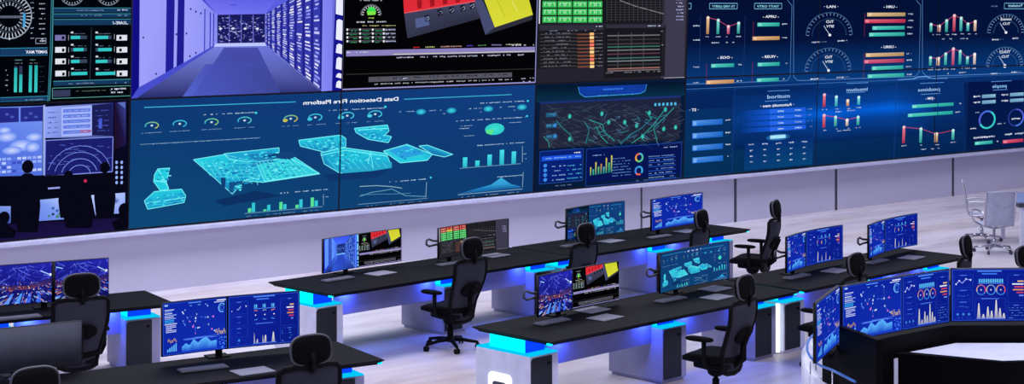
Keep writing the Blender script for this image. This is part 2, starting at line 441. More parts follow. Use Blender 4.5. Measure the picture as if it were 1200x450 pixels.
for k in range(9):                       # racks along the right aisle
    t0, t1 = (k/9)**1.5, ((k+.72)/9)**1.5; t2 = ((k+1)/9)**1.5
    x0, x1, x2 = 311+67*t0, 311+67*t1, 311+67*t2
    tp = lambda x: 16-(x-311)*.62; bt = lambda x: 52+(x-311)*.84
    sv.poly([(x0, tp(x0)), (x1, tp(x1)), (x1, bt(x1)), (x0, bt(x0))], (54, 58, 170)); sv.up()
    n = 26
    for j in range(n):
        if rnd.random() < .85:
            f = (j+.2)/n; g = (j+.2+.35+.3*rnd.random())/n; a = rnd.uniform(0, .3)
            xa = x0+(x1-x0)*a; xb = x0+(x1-x0)*rnd.uniform(.6, 1)
            Y = lambda x, f: tp(x)+(bt(x)-tp(x))*f
            sv.poly([(xa, Y(xa, f)), (xb, Y(xb, f)), (xb, Y(xb, g)), (xa, Y(xa, g))], mixc((120, 130, 240), (250, 250, 255), rnd.random()**.7))
    sv.poly([(x1, tp(x1)), (x2, tp(x2)), (x2, bt(x2)), (x1, bt(x1))], (34, 34, 140))
    if k > 2: sv.poly([(x0-2, bt(x0)-1), (x1-2, bt(x1)-1), (x1+2, bt(x1)+1.5), (x0, bt(x0)+1)], (190, 200, 255))
sv.up(); sv.poly([(379, -60), (395, -60), (389, 107), (376.5, 108)], [(130, 132, 240), (120, 122, 235), (125, 128, 238), (135, 138, 245)])
sv.poly([(391, -60), (404, -60), (400, 112), (389, 112)], (20, 18, 140)); sv.up()
for y0, y1 in ((-25, 18), (22, 48), (51, 64), (67, 83), (86, 93), (95, 105)): sv.poly([(394.5, y0+2), (397, y0), (402, y0+2), (402, y1), (393.5, y1-2)], (235, 238, 255))

# --- black 3d diagnostics screen
td = wc(); bgrect(td, S[2], ZM, S[3], ZT, (4, 4, 7)); td.up()
td.poly([(470, -40), (548, -60), (557, 1), (473, 15)], [(200, 40, 50)]*2+[(225, 45, 58)]*2); td.poly([(473, 15), (557, 1), (564, 21), (477, 45)], [(62, 66, 92), (70, 74, 104), (44, 46, 66), (50, 52, 74)])
td.poly([(540, -40), (566, 0), (580, 32), (569, 41), (563, 22), (556, 0)], (70, 76, 112))
td.poly([(545, -60), (605, -60), (625, 17), (580, 32)], [(190, 190, 40), (190, 190, 40), (212, 214, 50), (222, 222, 58)])
td.poly([(580, 32), (625, 17), (624, 23), (570, 41)], (44, 46, 62)); td.up()
for k in range(4): td.poly([(488+k*15, 0+(-k*2.2)), (494+k*15, -1-k*2.2), (494+k*15, 9-k*2.4), (489+k*15, 10-k*2.4)], (160, 22, 34))
td.line([(583, 0), (592, 19)], .8, (170, 172, 30)); td.line([(600, 0), (607, 14)], .8, (235, 236, 130)); td.line([(473, 15), (557, 1)], .8, (250, 100, 110))
td.poly([(486, 22), (501, 19), (503, 29), (487, 33)], (84, 96, 146))
for x, y in ((498, 18), (513, 11), (527, 8), (540, 6), (551, 3)): td.poly([(x-1, y), (x+5, y-1), (x+6, y+6), (x, y+8)], (25, 26, 38)); td.line([(x, y+4), (x+4, y+1), (x+5, y+4), (x+2, y+6)], .8, (170, 180, 215))
td.ring(434, 17, 12.5, 12.5, 2, (96, 100, 112), 0, 180); td.ticks(434, 17, 8.5, 11, 11, .8, (225, 225, 230), 0, 180)
td.disc(434.5, 12.5, 5, 5, (60, 225, 80)); td.poly([(429, 13), (440, 13), (439, 17), (430, 17.5)], (130, 230, 70)); td.dashes(431, 20, 438, 1.6, (200, 220, 90))
td.dashes(421, -1, 448, 1.8, (190, 195, 200)); td.dashes(417, 24.5, 452, 2.2, (205, 210, 215)); td.dashes(424, 29.5, 463, 1.4, (200, 200, 120))
for k in range(4):
    y = 33.5+k*4.6
    td.bar(405, y, 463, 2.2, (62, 64, 72)); td.up()
    for x in (405, 420, 435, 448): td.bar(x, y, x+2, 2.4, (235, 238, 242))
    for x in (409, 424, 439): td.dashes(x, y+1.6, x+8, 2, (45, 150, 80))
    td.dashes(449, y+.5, 463, 2, (200, 205, 240))
for x0, x1, col in ((484, 491, (220, 40, 40)), (498, 509, (225, 220, 120)), (516, 541, (205, 150, 130)), (547, 554, (110, 70, 220)), (560, 570, (90, 160, 80)), (576, 588, (150, 130, 190)), (593, 611, (200, 200, 160))): td.dashes(x0, 55-.016*(x0-484)*2, x1, 1.8, col, 1)
td.bar(404.5, 59.5, 627, 7, (138, 130, 190)); td.up(); td.dashes(405, 61, 432, 1.6, WHITE); td.hline(460, 64, 627, .8, (225, 220, 170)); td.dashes(600, 52.5, 626, 1.6, (225, 225, 245))
td.dashes(464, 67, 615, 2, (205, 205, 220), .7)
td.hline(404, 88, 626, 1.2, (44, 42, 42)); td.bar(431, 91, 600, 6, (84, 84, 96)); td.up(); td.dashes(434, 92, 598, 2.4, (38, 38, 46), .5); td.dashes(465, 92, 480, 2, (200, 200, 215)); td.dashes(438, 98.6, 602, 1.8, (190, 188, 190), .8)
td.dashes(611, 92, 626, 1.6, (200, 200, 220)); td.dashes(613, 95.5, 625, 1.6, (200, 200, 220))
td.frame(403, -60, 627.5, 97.2, 1.6, (150, 148, 215))

# --- dark dashboard
db = wc(); bgrect(db, S[3], ZM, S[4], ZT, (36, 34, 46)); db.up()
db.rect(779, -60, 802, 91.5, (62, 58, 78)); db.rect(632, -60, 707, 27, (16, 18, 22)); db.rect(709, -60, 779, 27, (24, 23, 29)); db.rect(630, 31, 707, 79, (26, 26, 33)); db.rect(709, 30, 779, 90, (24, 23, 29)); db.up()
for j in range(-6, 3):
    for i in range(4):
        x, y = 635+i*18, 1+j*9
        col = (60, 190, 92) if j >= -1 else ((225, 190, 60) if (j == -2 and i == 1) else (205, 46, 58))
        db.bar(x, y, x+16.6, 7.4, col)
db.up()
for j in range(-3, 3):
    for i in range(4):
        x, y = 635+i*18, 1+j*9
        for q in range(4):
            a = x+2+q*3.4; b = c_y(db, x, y, a); db.bar(a, b+1.6, a+2.3, .9, (190, 240, 200)); db.bar(a+(q % 2)*1.5, b+2, a+.9+(q % 2)*1.5, 3.6, (185, 238, 195))
db.bar(632.5, -60, 634, 87, (210, 215, 230))
for k in range(13): db.line([(711+k*5.2, -60), (711+k*5.2, 26)], .6, (70, 70, 78))
for k in range(10): db.hline(711, 2+k*3-6, 778, .5, (62, 62, 70))
db.line([(726, 0), (745, 7), (778, 16)], 1, (130, 128, 132))
db.bar(631, 30, 707, 6, (48, 47, 60)); db.bar(710, 29, 779, 4, (50, 48, 62)); db.up(); db.dashes(698, 30, 706, 1.6, WHITE); db.dashes(759, 29.5, 778, 1.6, WHITE); db.dashes(641, 35.5, 700, 1.6, (130, 130, 140), .3)
for j in range(10):
    y = 38.5+j*4.3
    db.bar(632, y+1.6, 706, .8, (78, 72, 74)); db.bar(676, y+1.2, 690, 1.6, (120, 66, 48)); db.dashes(636, y, 668, 1.6, (120, 116, 124), .6)
    db.up(); db.bar(690.5, y-.2, 695.5, 3.2, [(255, 190, 120), (255, 220, 150), (250, 150, 90), (255, 120, 110)][j % 4]); db.dashes(697, y, 705, 1.4, (150, 140, 150))
for y, col in ((42, (115, 112, 118)), (47, (60, 56, 60)), (52, (70, 66, 72)), (55.5, (52, 120, 100)), (59.5, (120, 120, 126)), (64, (96, 62, 82)), (69, (70, 110, 110)), (72.5, (120, 130, 134)), (77, (60, 60, 60)), (81.5, (160, 110, 104)), (84, (120, 110, 112))):
    db.hline(711, y, 773, 1.3, col)
for x in (724, 739.5, 754): db.line([(x, 38), (x-.8, 82)], .8, (84, 84, 92))
db.dashes(709, 85.5, 774, 1.6, (140, 140, 146), .6); db.dashes(774, 36, 777, 1.6, (150, 150, 155)); db.dashes(775, 52, 777, 1.6, (150, 150, 155))
for y in range(-2, 24, 4): db.dashes(792, y, 801, 2.2, (190, 185, 230))
db.bar(778, 92, 802, 1.6, (215, 215, 240))

# --- large blue dashboard over six panels
bl = wc(); NV = (4, 18, 56)
bgrect(bl, S[4], ZM, S[7], ZT, [(3, 12, 44), (4, 14, 48), (10, 62, 132), (8, 58, 122)])
bgrect(bl, S[4], ZB, S[7], ZM, [(8, 50, 110), (10, 62, 140), (4, 30, 78), (5, 48, 86)]); bl.up()
bl.poly([(790, -60), (1260, -60), (1260, 40), (790, 50)], [(3, 12, 42), (3, 14, 50), (4, 20, 62), (4, 17, 56)]); bl.poly([(790, 50), (1260, 40), (1260, 86), (790, 98)], [(4, 17, 56), (4, 20, 62), (8, 64, 134), (8, 58, 122)])
bl.poly([(803, 100), (957, 97), (957, 122), (803, 128)], [(5, 40, 96), (6, 40, 100), (5, 42, 104), (5, 36, 90)])
gl = (0, 96, 226)
for (x0, x1, ca, cb) in ((858, 955, (8, 56, 130), (2, 92, 210)), (955, 1000, (0, 100, 224), (4, 88, 204)), (1000, 1052, (4, 88, 204), (4, 98, 222)), (1052, 1100, (6, 92, 206), (8, 48, 116)), (1100, 1200, (8, 46, 114), (8, 34, 92))):
    ya, yb = 142-(x0-858)*.083, 142-(x1-858)*.083
    e0, e1 = (7, 46, 108), (5, 36, 86); ma, mb = mixc(ca, e0, .62), mixc(cb, e0, .62)
    for (d0, d1, c00, c10, c01, c11) in ((-30, -10, e0, e0, ma, mb), (-10, 0, ma, mb, ca, cb), (0, 10, ca, cb, ma, mb), (10, 34, ma, mb, e1, e1)):
        bl.poly([(x0, ya+d0), (x1, yb+d0), (x1, yb+d1), (x0, ya+d1)], [c00, c10, c11, c01])
bl.up()
bl.poly([(1130, 96), (1200, 93), (1200, 180), (1130, 186)], [(4, 20, 70), (4, 20, 72), (4, 30, 76), (4, 28, 72)]); bl.up()
fr = (84, 130, 190)
for x0, x1, cx in ((740, 927, 1), (930, 1078, 1), (1081, 1240, 1)):   # chamfered frames of the upper row
    yb = lambda x: 98-(x-803)*.033
    bl.line([(x0, -40), (x0, yb(x0)-5), (x0+5, yb(x0)), (x1-5, yb(x1)), (x1-1, yb(x1)-5), (x1+1, 6), (x1-4, 0)], .8, fr)
bl.hline(803, 104, 1200, .6, (60, 120, 190)); bl.line([(1052, 93), (1070, 92), (1076, 89.5), (1086, 89), (1092, 91.5), (1110, 91)], 1, (120, 180, 240))
for x0, x1 in ((795, 857), (861, 952), (958, 1047), (1051, 1129), (1134, 1240)):
    bl.frame(x0, 106-(x0-803)*.05, x1, 207-(x1-803)*.07, .6, (16, 60, 128))
bl.line([(820, 18), (819, 92)], .6, (30, 60, 120)); bl.line([(873, 18), (871, 92)], .6, (30, 60, 120))
for x0, x1 in ((831, 863.5), (884, 916), (1177, 1212), (798, 809)):
    bl.frame(x0, 3.4, x1, 10, .8, (110, 175, 215))
bl.text('YTREQ QRIV AT', 847.5, 7, 3.4, (140, 215, 235), width=27); bl.text('VTRO YTAIT', 900, 7, 3.4, (140, 215, 235), width=26); bl.text('tnalumoT', 1190, 6.2, 4, (160, 220, 240), width=17)
def vbar(x, t, b, col, w=3.2):
    top = mixc(col, (255, 255, 255), .35); s, z = bl.conv(x, t); z2 = bl.conv(x, b)[1]; h = w*bl.sh(x)/2
    bl.raw([(s-h, z), (s+h, z), (s+h, z2), (s-h, z2)], [top, top, mixc(col, (0, 0, 30), .25), mixc(col, (0, 0, 30), .25)]); bl.up(); bl.disc(x, t, w*.55, w*.55, mixc(col, (255, 255, 255), .7))
OR, PK, RD = (230, 165, 100), (225, 80, 130), (220, 50, 85)
def vchart(L, lc=(190, 70, 110)):
    bl.line([(x, t) for x, t, b, c in L], .7, lc); bl.up()
    for x, t, b, c in L: vbar(x, t, b, c); bl.dashes(x-3, b+2.6, x+3, 1.5, (200, 205, 225))
vchart([(829, 20.5, 40, OR), (841, 23.5, 40, TEAL), (853, 31, 40, PK), (865, 27, 39.5, TEAL)])
bl.dashes(833, 49.5, 842, 2, (190, 200, 220)); bl.dashes(850, 49, 861, 2, (190, 200, 220))
vchart([(1091, 28.5, 37.5, TEAL), (1100, 30.5, 37.5, (225, 160, 150)), (1108.5, 24, 37.5, TEAL), (1117.5, 18, 37, RD), (1125.5, 21, 36.5, TEAL), (1133.5, 28, 36.5, TEAL), (1142, 25, 36.5, (235, 190, 160))])
vchart([(1090, 68, 77.5, TEAL), (1098.5, 69, 77.5, (240, 190, 140)), (1107, 63.5, 77, TEAL), (1116, 57.5, 77, (220, 70, 120)), (1124, 60.5, 76, TEAL), (1132.5, 68, 76, TEAL), (1141, 64, 76, (235, 210, 200))])
bl.dashes(1101, 45, 1114, 1.8, (190, 200, 220)); bl.dashes(1124, 44.5, 1133, 1.8, (190, 200, 220)); bl.dashes(1106, 84.5, 1112, 1.8, (190, 200, 220)); bl.dashes(1120, 83.5, 1131, 1.8, (190, 200, 220))
vchart([(964.5, 110.5, 125, RD), (978.6, 113, 124.5, (50, 200, 220)), (992, 117.5, 124, OR), (1005, 113.5, 122.5, (50, 200, 220))], (30, 60, 150))
vchart([(964, 135, 149.5, RD), (977.5, 137, 148, TEAL), (991, 140.5, 147.5, (235, 205, 180)), (1004, 137, 146.5, TEAL)])
vchart([(1058, 149, 168, RD), (1078, 151, 167.5, TEAL), (1095.5, 157, 167, OR), (1115, 153, 164, TEAL)])
for x, y in ((977, 130), (991, 128.5), (975, 153), (986, 152), (1075, 175), (1090, 174)): bl.dashes(x, y, x+9, 1.8, (180, 195, 220))
def hbar(x0, y, x1, col, h=4.4, cap=True):
    bl.bar(x0, y, x1, h, [mixc(col, (255, 255, 255), .25), mixc(col, (0, 20, 40), .1), mixc(col, (0, 20, 40), .25), col]); bl.up()
    if cap: bl.bar(x0+1, y+h*.15, x0+5, h*.7, mixc(col, (255, 255, 255), .4)); bl.up()
    bl.dashes(x1+3, c_y(bl, x0, y, x1+3)+.8, x1+9, 2, (205, 215, 235))
for x0, y, x1, col in ((886, 26.5, 912, TEAL), (880, 43, 912, OR), (886, 74, 912, TEAL), (885, 91, 911, TEAL), (831, 75.5, 858, TEAL), (825, 93.5, 858, OR),
                       (1014, 14.6, 1059, (215, 175, 115)), (1011, 22.5, 1059, RD), (1020, 30.6, 1058, TEAL), (1016, 38.4, 1058, TEAL),
                       (1012, 62.8, 1057, (215, 170, 115)), (1010, 70.6, 1057, (205, 60, 100)), (1019, 78.4, 1056, TEAL), (1014, 86.4, 1057, TEAL)):
    hbar(x0, y, x1, col)
for x, a, b in ((880, 25, 47), (879, 73, 96), (825, 75, 97), (1010.5, 15, 43), (1009.5, 62, 91)): bl.line([(x, a), (x-.4, b)], .6, (130, 40, 80))
for y in (141, 156, 170.5, 185): hbar(808, y, 844, (28, 116, 228), 6.6)
hbar(1066, 122.5, 1114, TEAL, 4); hbar(1061, 133, 1113, TEAL, 4); hbar(1139, 166.5, 1160, TEAL, 3.8); hbar(1172, 164.5, 1196, (220, 50, 90), 4)
for s, x, y, w in (('- APRU -', 900, 19, 19), ('- EOO -', 846, 67.5, 18), ('- REUIV -', 899, 66.5, 19), ('· LAN ·', 970, 7.2, 17), ('- HRU -', 1040, 7.4, 16), ('- URRU -', 1038, 55, 18)):
    bl.text(s, x, y, 4.2, WHITE, width=w)
def gauge(x, y, r, a, b):
    bl.ring(x, y, r, r, .6, (70, 110, 160), 0, 180); bl.ticks(x, y, r-4, r-1, 19, .6, (130, 160, 200), 0, 180); bl.ticks(x, y, r-8, r-7, 31, .6, (60, 100, 150), 0, 180)
    bl.line([(x, y), (x-7, y-11)], .8, (200, 215, 240)); bl.up(); bl.disc(x, y, 1.6, 1.6, WHITE)
    bl.text(a, x, y-16, 4.2, WHITE, width=9 if len(a) < 4 else 13); bl.text(b, x+.5, y-10.5, 4, (225, 235, 250), width=9, slant=.2)
    bl.dashes(x-r*.75, y+7.6, x-r*.4, 2, WHITE, 1); bl.dashes(x-r*.35, y+7.3, x-r*.15, 1.6, (100, 120, 150)); bl.dashes(x+r*.35, y+6, x+r*.65, 2, WHITE, 1); bl.dashes(x+r*.7, y+5.6, x+r*.9, 1.6, (120, 140, 170))
gauge(968.5, 41, 27, 'CUT', 'VTIE'); gauge(967, 83, 27, 'CUT', 'VTIE'); gauge(1175.5, 38, 22, 'Sucnoo', 'CUT'); gauge(1174, 77, 22, 'CUOT', 'CUT')
for x0, y in ((804, 29), (804, 46), (804, 78), (804, 95)): bl.dashes(x0+4, y, x0+12, 2, (190, 205, 230))
bl.dashes(1158, 6, 1166, 2, (90, 110, 150))
bl.text('boritum', 909, 112, 6, (150, 190, 235), width=27); bl.text('· oem zitomotuA ·', 907.5, 122.5, 4.6, WHITE, width=40, slant=.15); bl.text('· TS ·', 809, 128, 4.6, WHITE, width=11)
bl.text('mutiosml', 1000.5, 104, 5.5, (150, 190, 235), width=25); bl.text('soniduoq', 1085, 104, 5.5, (150, 190, 235), width=25); bl.text('- MHJ -', 1087, 114.5, 4, WHITE, width=11); bl.text('people', 1168, 100, 5.5, (130, 185, 235), width=17, mirror=True)
for x0, y, x1 in ((896, 106, 922), (893, 118, 920), (988, 97, 1014), (988, 108, 1010), (1075, 97, 1102), (1076, 110, 1098), (1158, 95, 1182), (1160, 105, 1177)): bl.hline(x0, y, x1, .7, (90, 150, 220))
for k in range(4):
    y = 129.4+k*7
    bl.bar(863, y, 899, 5.4, [(6, 52, 120), (20, 84, 210), (20, 84, 210), (6, 52, 120)]); bl.bar(899, y-2, 941, 5.4, [(36, 104, 235), (26, 90, 220), (30, 92, 220), (36, 104, 230)]); bl.up()
    bl.dashes(908, y-.6, 915, 2.2, (190, 220, 255), 1); bl.dashes(928, y-2, 936, 2.2, (190, 220, 255), 1); bl.dashes(943, y-3, 949, 1.6, (110, 140, 190))
bl.disc(908, 160.5, 15, 4.4, (70, 170, 235), (8, 60, 130)); bl.up(); bl.bar(899, 158.6, 917, 4, (170, 230, 250))
bl.bar(869, 167, 949, 33, [(7, 44, 112), (6, 46, 116), (8, 70, 120), (8, 60, 116)]); bl.up()
for i, x in enumerate((876.5, 892.5, 908.5, 923.5, 939)):
    for j in range(4):
        y = 168.6+j*6.8-(x-876)*.055
        bl.dashes(x-(3 if j == 0 else 1.6), y, x+(3.4 if j == 0 else 1.6), 2, (215, 225, 245), 1)
for x, y in ((1150, 110.5), (1150, 117.5), (1183, 108.5), (1183, 115.5)):
    bl.bar(x-3, y, x+13, 4, [(120, 170, 200), (150, 200, 220), (110, 160, 195), (100, 150, 190)]); bl.dashes(x-13, y+1, x-5, 2.4, WHITE, 1)
bl.ring(1153, 140, 10, 11, 2, (60, 210, 205), -150, 60, (60, 210, 205)); bl.ring(1153, 140, 10, 11, 2, (70, 120, 235), 60, 210, (90, 90, 220)); bl.ring(1187, 137.5, 9.5, 10.5, 1.6, (80, 130, 240), -90, 90, (90, 80, 210)); bl.ring(1187, 137.5, 9.5, 10.5, 1.4, (40, 60, 150), 90, 270)
bl.dashes(1182, 138, 1192, 2.4, WHITE, 1); bl.dashes(1139, 131, 1144, 1.6, (180, 190, 220)); bl.dashes(1133, 150, 1140, 1.8, WHITE); bl.dashes(1165, 144, 1174, 2, (190, 200, 230)); bl.dashes(1137, 160.5, 1162, 2.6, WHITE, .9); bl.dashes(1174, 156.5, 1196, 2.6, WHITE, .9)

# --- control room picture with people in silhouette
pe = wc(); bgrect(pe, S[0], ZB, S[1], ZM, (8, 8, 30)); pe.up()
BK = (7, 7, 22)
pe.poly([(-60, 126), (50, 123), (50, 206), (-60, 215)], [(96, 130, 240), (120, 150, 245), (80, 110, 220), (80, 110, 220)]); pe.up()
pe.poly([(-60, 126), (22, 125), (22, 142), (-60, 146)], (34, 40, 132)); pe.poly([(24, 125), (50, 123.5), (50, 141), (24, 142)], (36, 44, 138)); pe.up()
for x, y, rx, ry in ((8, 160, 12, 6), (25, 170, 14, 7), (40, 160, 10, 5), (14, 176, 12, 5), (38, 172, 9, 6), (5, 152, 8, 4)): pe.disc(x, y, rx, ry, (205, 218, 255), (110, 144, 244)); pe.up()
for x, y in ((8, 133), (14, 136), (36, 132), (42, 136), (30, 137)): pe.disc(x, y, 3, 2, (90, 110, 210), (36, 44, 138))
for j in range(4):
    for x in range(-40, 50, 6): pe.bar(x, c_y(pe, 0, 185+j*5, x), x+4.6, 3, rnd.choice([(190, 205, 255), (90, 120, 230), (150, 175, 250), (60, 80, 190)]))
pe.poly([(50.5, 122), (53, 122), (53, 207), (50.5, 207)], (160, 175, 240))
pe.poly([(53, 124), (133, 119), (132.5, 160), (53, 161)], [(150, 170, 250), (40, 46, 130), (30, 34, 100), (140, 160, 245)]); pe.up()
pe.poly([(72, 125), (108, 122), (108, 158), (72, 159.5)], (165, 182, 252)); pe.poly([(108, 122), (132, 120), (132, 158), (108, 158)], (26, 28, 84)); pe.up()
for j in range(5):
    pe.bar(74, 127+j*6.4, 106, 4, (96, 124, 228)); pe.dashes(76, 128.5+j*6.4, 104, 1.4, (210, 220, 255)); pe.dashes(56, 130+j*6, 68, 2, (90, 110, 215)); pe.dashes(112, 128+j*6, 128, 1.6, (80, 90, 190))
pe.bar(94, 152, 107, 3, (190, 90, 120)); pe.bar(116, 138, 120, 12, (70, 90, 210))
pe.poly([(53, 164), (132, 160), (131.5, 202), (53, 205)], (26, 30, 108)); pe.up(); pe.frame(53, 164, 132, 201, 1.1, (130, 145, 235))
for r_ in (14, 22, 30, 38): pe.ring(93, 206, r_, r_*.95, .9 if r_ < 30 else .7, (120, 140, 230), 15, 165)
for k in range(26): x = rnd.uniform(56, 128); y = rnd.uniform(168, 195); pe.line([(x, y), (x+rnd.uniform(2, 9), y+rnd.uniform(-2, 2))], .6, (90, 105, 210))
pe.poly([(134, 119), (148, 118), (148, 170), (134, 175)], [(26, 14, 46), (60, 66, 150), (30, 22, 70), (30, 12, 30)])
pe.poly([(-60, 208), (148, 203), (148, 268), (-60, 292)], BK); pe.up()
for x in (137, 143): 
    for y in range(190, 218, 6): pe.disc(x, y, 1.5, 2, (150, 180, 255))
def mon(p, col): pe.poly(p, col); pe.up()
mon([(41, 235), (83, 231), (84, 257), (41, 260)], [(120, 150, 240), (190, 210, 255), (130, 160, 245), (100, 130, 230)])
mon([(107, 229), (147, 226), (147, 250), (112, 253)], [(190, 205, 255), (170, 190, 255), (130, 155, 240), (150, 175, 250)])
mon([(-40, 240), (12, 237), (12, 262), (-40, 265)], [(110, 140, 235), (140, 170, 245), (70, 90, 190), (70, 90, 190)])
for k in range(12): x = rnd.uniform(55, 80); y = rnd.uniform(242, 254); pe.bar(x, y, x+3, 3, rnd.choice([(30, 60, 80), (60, 90, 160), (80, 130, 120)]))
pe.disc(136, 236, 6, 5, (60, 80, 170), (170, 190, 255)); pe.bar(112, 240, 120, 7, (40, 50, 120)); pe.bar(56, 220, 74, 2, (150, 165, 240)); pe.disc(100, 212, 2, 2, (190, 40, 90))
pe.poly([(-60, 268), (150, 255), (150, 272), (-60, 296)], [(20, 14, 54), (24, 16, 60), (30, 20, 76), (26, 18, 70)]); pe.up()
def person_px(x, y, s, body):             # pictured silhouette
    pe.disc(x, y, 7*s, 8*s, BK); pe.poly([(x-12*s, y+14*s), (x-4*s, y+8*s), (x+4*s, y+8*s), (x+13*s, y+14*s), (x+15*s, y+body*.6), (x+12*s, y+body), (x-12*s, y+body), (x-15*s, y+body*.6)], BK)
person_px(32, 195, 1, 78); person_px(80, 206, .8, 50); person_px(123, 196, .85, 60); person_px(6, 212, .7, 30); person_px(92, 224, 1.25, 44); person_px(4, 256, 1, 24); person_px(146, 246, 1, 24)
pe.poly([(20, 224), (44, 224), (44, 268), (20, 268)], BK); pe.up(); pe.poly([(138, 119), (147, 118.4), (147, 126)], (90, 110, 190))

# --- data detection platform over two panels
dd = wc(); DB = (16, 62, 118)
bgrect(dd, S[1], ZB, S[3], ZM, [(14, 56, 116), (18, 62, 128), (14, 58, 112), (14, 72, 118)]); dd.up()
dd.text('Data Detection Fire Platform', 412.5, 117.2, 6.4, (240, 246, 255), mirror=True, width=111)
dd.line([(168, 125), (347, 118.5)], 1, (60, 190, 220)); dd.line([(473, 115.5), (600, 110)], .9, (60, 190, 220))
Wd = (190, 220, 240)
dd.dashes(238, 133, 298, 1.5, Wd); dd.disc(300, 131.5, 1.4, 1.4, CY); dd.dashes(386, 128, 450, 1.5, Wd); dd.disc(451, 124.5, 1.4, 1.4, CY)
for x, y, col in ((177, 146.5, (190, 200, 70)), (210, 144.5, (60, 190, 220)), (247.5, 142.5, (150, 210, 110)), (286.5, 140.5, (90, 200, 200)), (341, 138.5, (205, 190, 60)), (370, 137, (60, 200, 225)), (406, 135, (70, 200, 225)), (439, 133.2, (70, 205, 225))):
    dd.ring(x, y, 8.4, 4.6, 1.3, col, -60, 200, (60, 190, 215)); dd.disc(x, y, 1.6, 1.2, Wd); dd.dashes(x-12, y+8.6, x+12, 1.1, (140, 175, 205))
    if x > 330: dd.disc(x-6.5, y+2, 3, 2, col)
for x, y in ((493, 130.5), (529, 129), (572.5, 127), (612, 125)):
    dd.disc(x, y, 6, 3.6, (70, 225, 235), (20, 110, 165)); dd.dashes(x-26, y-.6, x-8, 1.3, (170, 205, 230)); dd.dashes(x-10, y+3.2, x-7, 1, Wd)
dd.dashes(563, 119.5, 617, 1.4, Wd); dd.disc(619, 117.6, 1.2, 1.2, CY); dd.dashes(530, 141, 616, 1.3, Wd); dd.disc(618, 135.6, 1.2, 1.2, CY); dd.dashes(558, 170, 615, 1.4, Wd); dd.dashes(583, 207.5, 614, 1.4, Wd)
dd.line([(163, 169), (305, 161)], .6, (120, 160, 190)); dd.dashes(178, 168, 302, 1.1, (150, 185, 210), .5)
for x, y in ((540, 147), (597, 143), (542, 159), (538, 150)): dd.dashes(x, y, x+14, 1.1, (170, 205, 230))
dd.disc(580, 151, 11.5, 7, (60, 225, 215), (50, 205, 200)); dd.up(); dd.poly([(570, 152), (580, 151), (576, 158), (570, 156)], (90, 230, 140))
c1, c2, c3, ce = (36, 205, 225), (30, 165, 210), (22, 110, 170), (120, 245, 250)
def iso(P, col, edge=True):
    dd.poly(P, col); dd.up()
    if edge: dd.line(P+[P[0]], .9, ce)
iso([(168, 236), (180, 225), (212, 222), (217, 230), (215, 238), (172, 246)], [c2, c1, c1, c2, c3, c2]); iso([(180, 205), (184, 198), (198, 197), (194, 214), (197, 222), (187, 224), (179, 213)], c1)
dd.line([(170, 239), (216, 232)], 1, ce); dd.line([(172, 242), (215, 236)], .8, (60, 200, 220)); dd.line([(184, 198), (190, 208), (197, 222)], 1, ce); dd.line([(180, 212), (194, 214)], 1.2, ce)
iso([(226, 187), (262, 181), (300, 190), (345, 184), (375, 204), (308, 214), (286, 212), (272, 228), (262, 219), (250, 208)], [c1, c1, c2, c1, c1, c1, c2, c3, c2, c2])
iso([(262, 180), (327, 173), (327, 179), (300, 186), (290, 190), (268, 186)], c2)
iso([(300, 190), (338, 184), (374, 203), (310, 213)], [(50, 205, 220)]*4)
iso([(292, 181), (318, 177), (320, 190), (296, 194)], (32, 130, 185), False)
for k in range(9): dd.line([(232+k*8, 188+k*1.2), (246+k*7, 206+k*1.4)], .8, (90, 225, 235)); dd.line([(304+k*4.6, 190-k*.55), (313+k*6, 211-k*.9)], .8, (110, 235, 240))
for k in range(5): dd.line([(228+k*5, 190+k*4.4), (300+k*3, 192+k*4)], .7, (70, 205, 225))
dd.poly([(306, 184), (330, 177), (352, 180), (340, 187)], (18, 66, 124)); dd.up()
def speck(n, P):                       # glowing texture scattered inside a four-sided roof
    for k in range(n):
        u, v = rnd.random(), rnd.random()
        x = (P[0][0]*(1-u)+P[1][0]*u)*(1-v)+(P[3][0]*(1-u)+P[2][0]*u)*v; y = (P[0][1]*(1-u)+P[1][1]*u)*(1-v)+(P[3][1]*(1-u)+P[2][1]*u)*v
        dd.bar(x, y, x+rnd.uniform(1, 5), rnd.uniform(.7, 1.8), rnd.choice([(60, 225, 240), (30, 150, 200), (24, 120, 180), (110, 240, 250), (40, 200, 220)]))
speck(110, [(230, 188), (292, 184), (304, 210), (258, 210)]); speck(70, [(302, 191), (338, 186), (368, 202), (312, 211)]); speck(40, [(268, 182), (324, 175), (322, 186), (292, 190)])
speck(18, [(264, 212), (292, 211), (284, 222), (266, 226)]); speck(26, [(172, 230), (212, 224), (214, 236), (174, 243)]); speck(14, [(182, 200), (196, 198), (194, 212), (182, 212)])
dd.poly([(258, 208), (264, 209), (263, 224), (259, 220)], (16, 62, 118)); dd.poly([(268, 214), (284, 212), (284, 216), (274, 218), (272, 227), (268, 225)], (20, 80, 136))
iso([(350, 164), (398, 158), (404, 162), (404, 172), (380, 178), (352, 171)], [c1, c1, c2, c2, c3, c2]); iso([(376, 179), (402, 173), (452, 180), (458, 196), (400, 204), (380, 192)], [c2, c1, c1, c2, c2, c3])
iso([(414, 150), (453, 146), (455, 153), (450, 158), (458, 160), (454, 167), (430, 163), (416, 155)], [c1, c1, c2, c2, c1, c2, c2, c2])
iso([(448, 177), (476, 169), (506, 181), (500, 188), (468, 191)], [(50, 200, 220), (50, 200, 220), c2, c1, c1]); iso([(454, 176), (475, 171), (497, 180), (470, 186)], (44, 160, 225), False); iso([(490, 171), (500, 170), (530, 181), (520, 184), (506, 181)], [c2, c2, c2, c3, c3])
dd.poly([(400, 198), (458, 190), (458, 197), (400, 206)], (40, 170, 205)); dd.up()
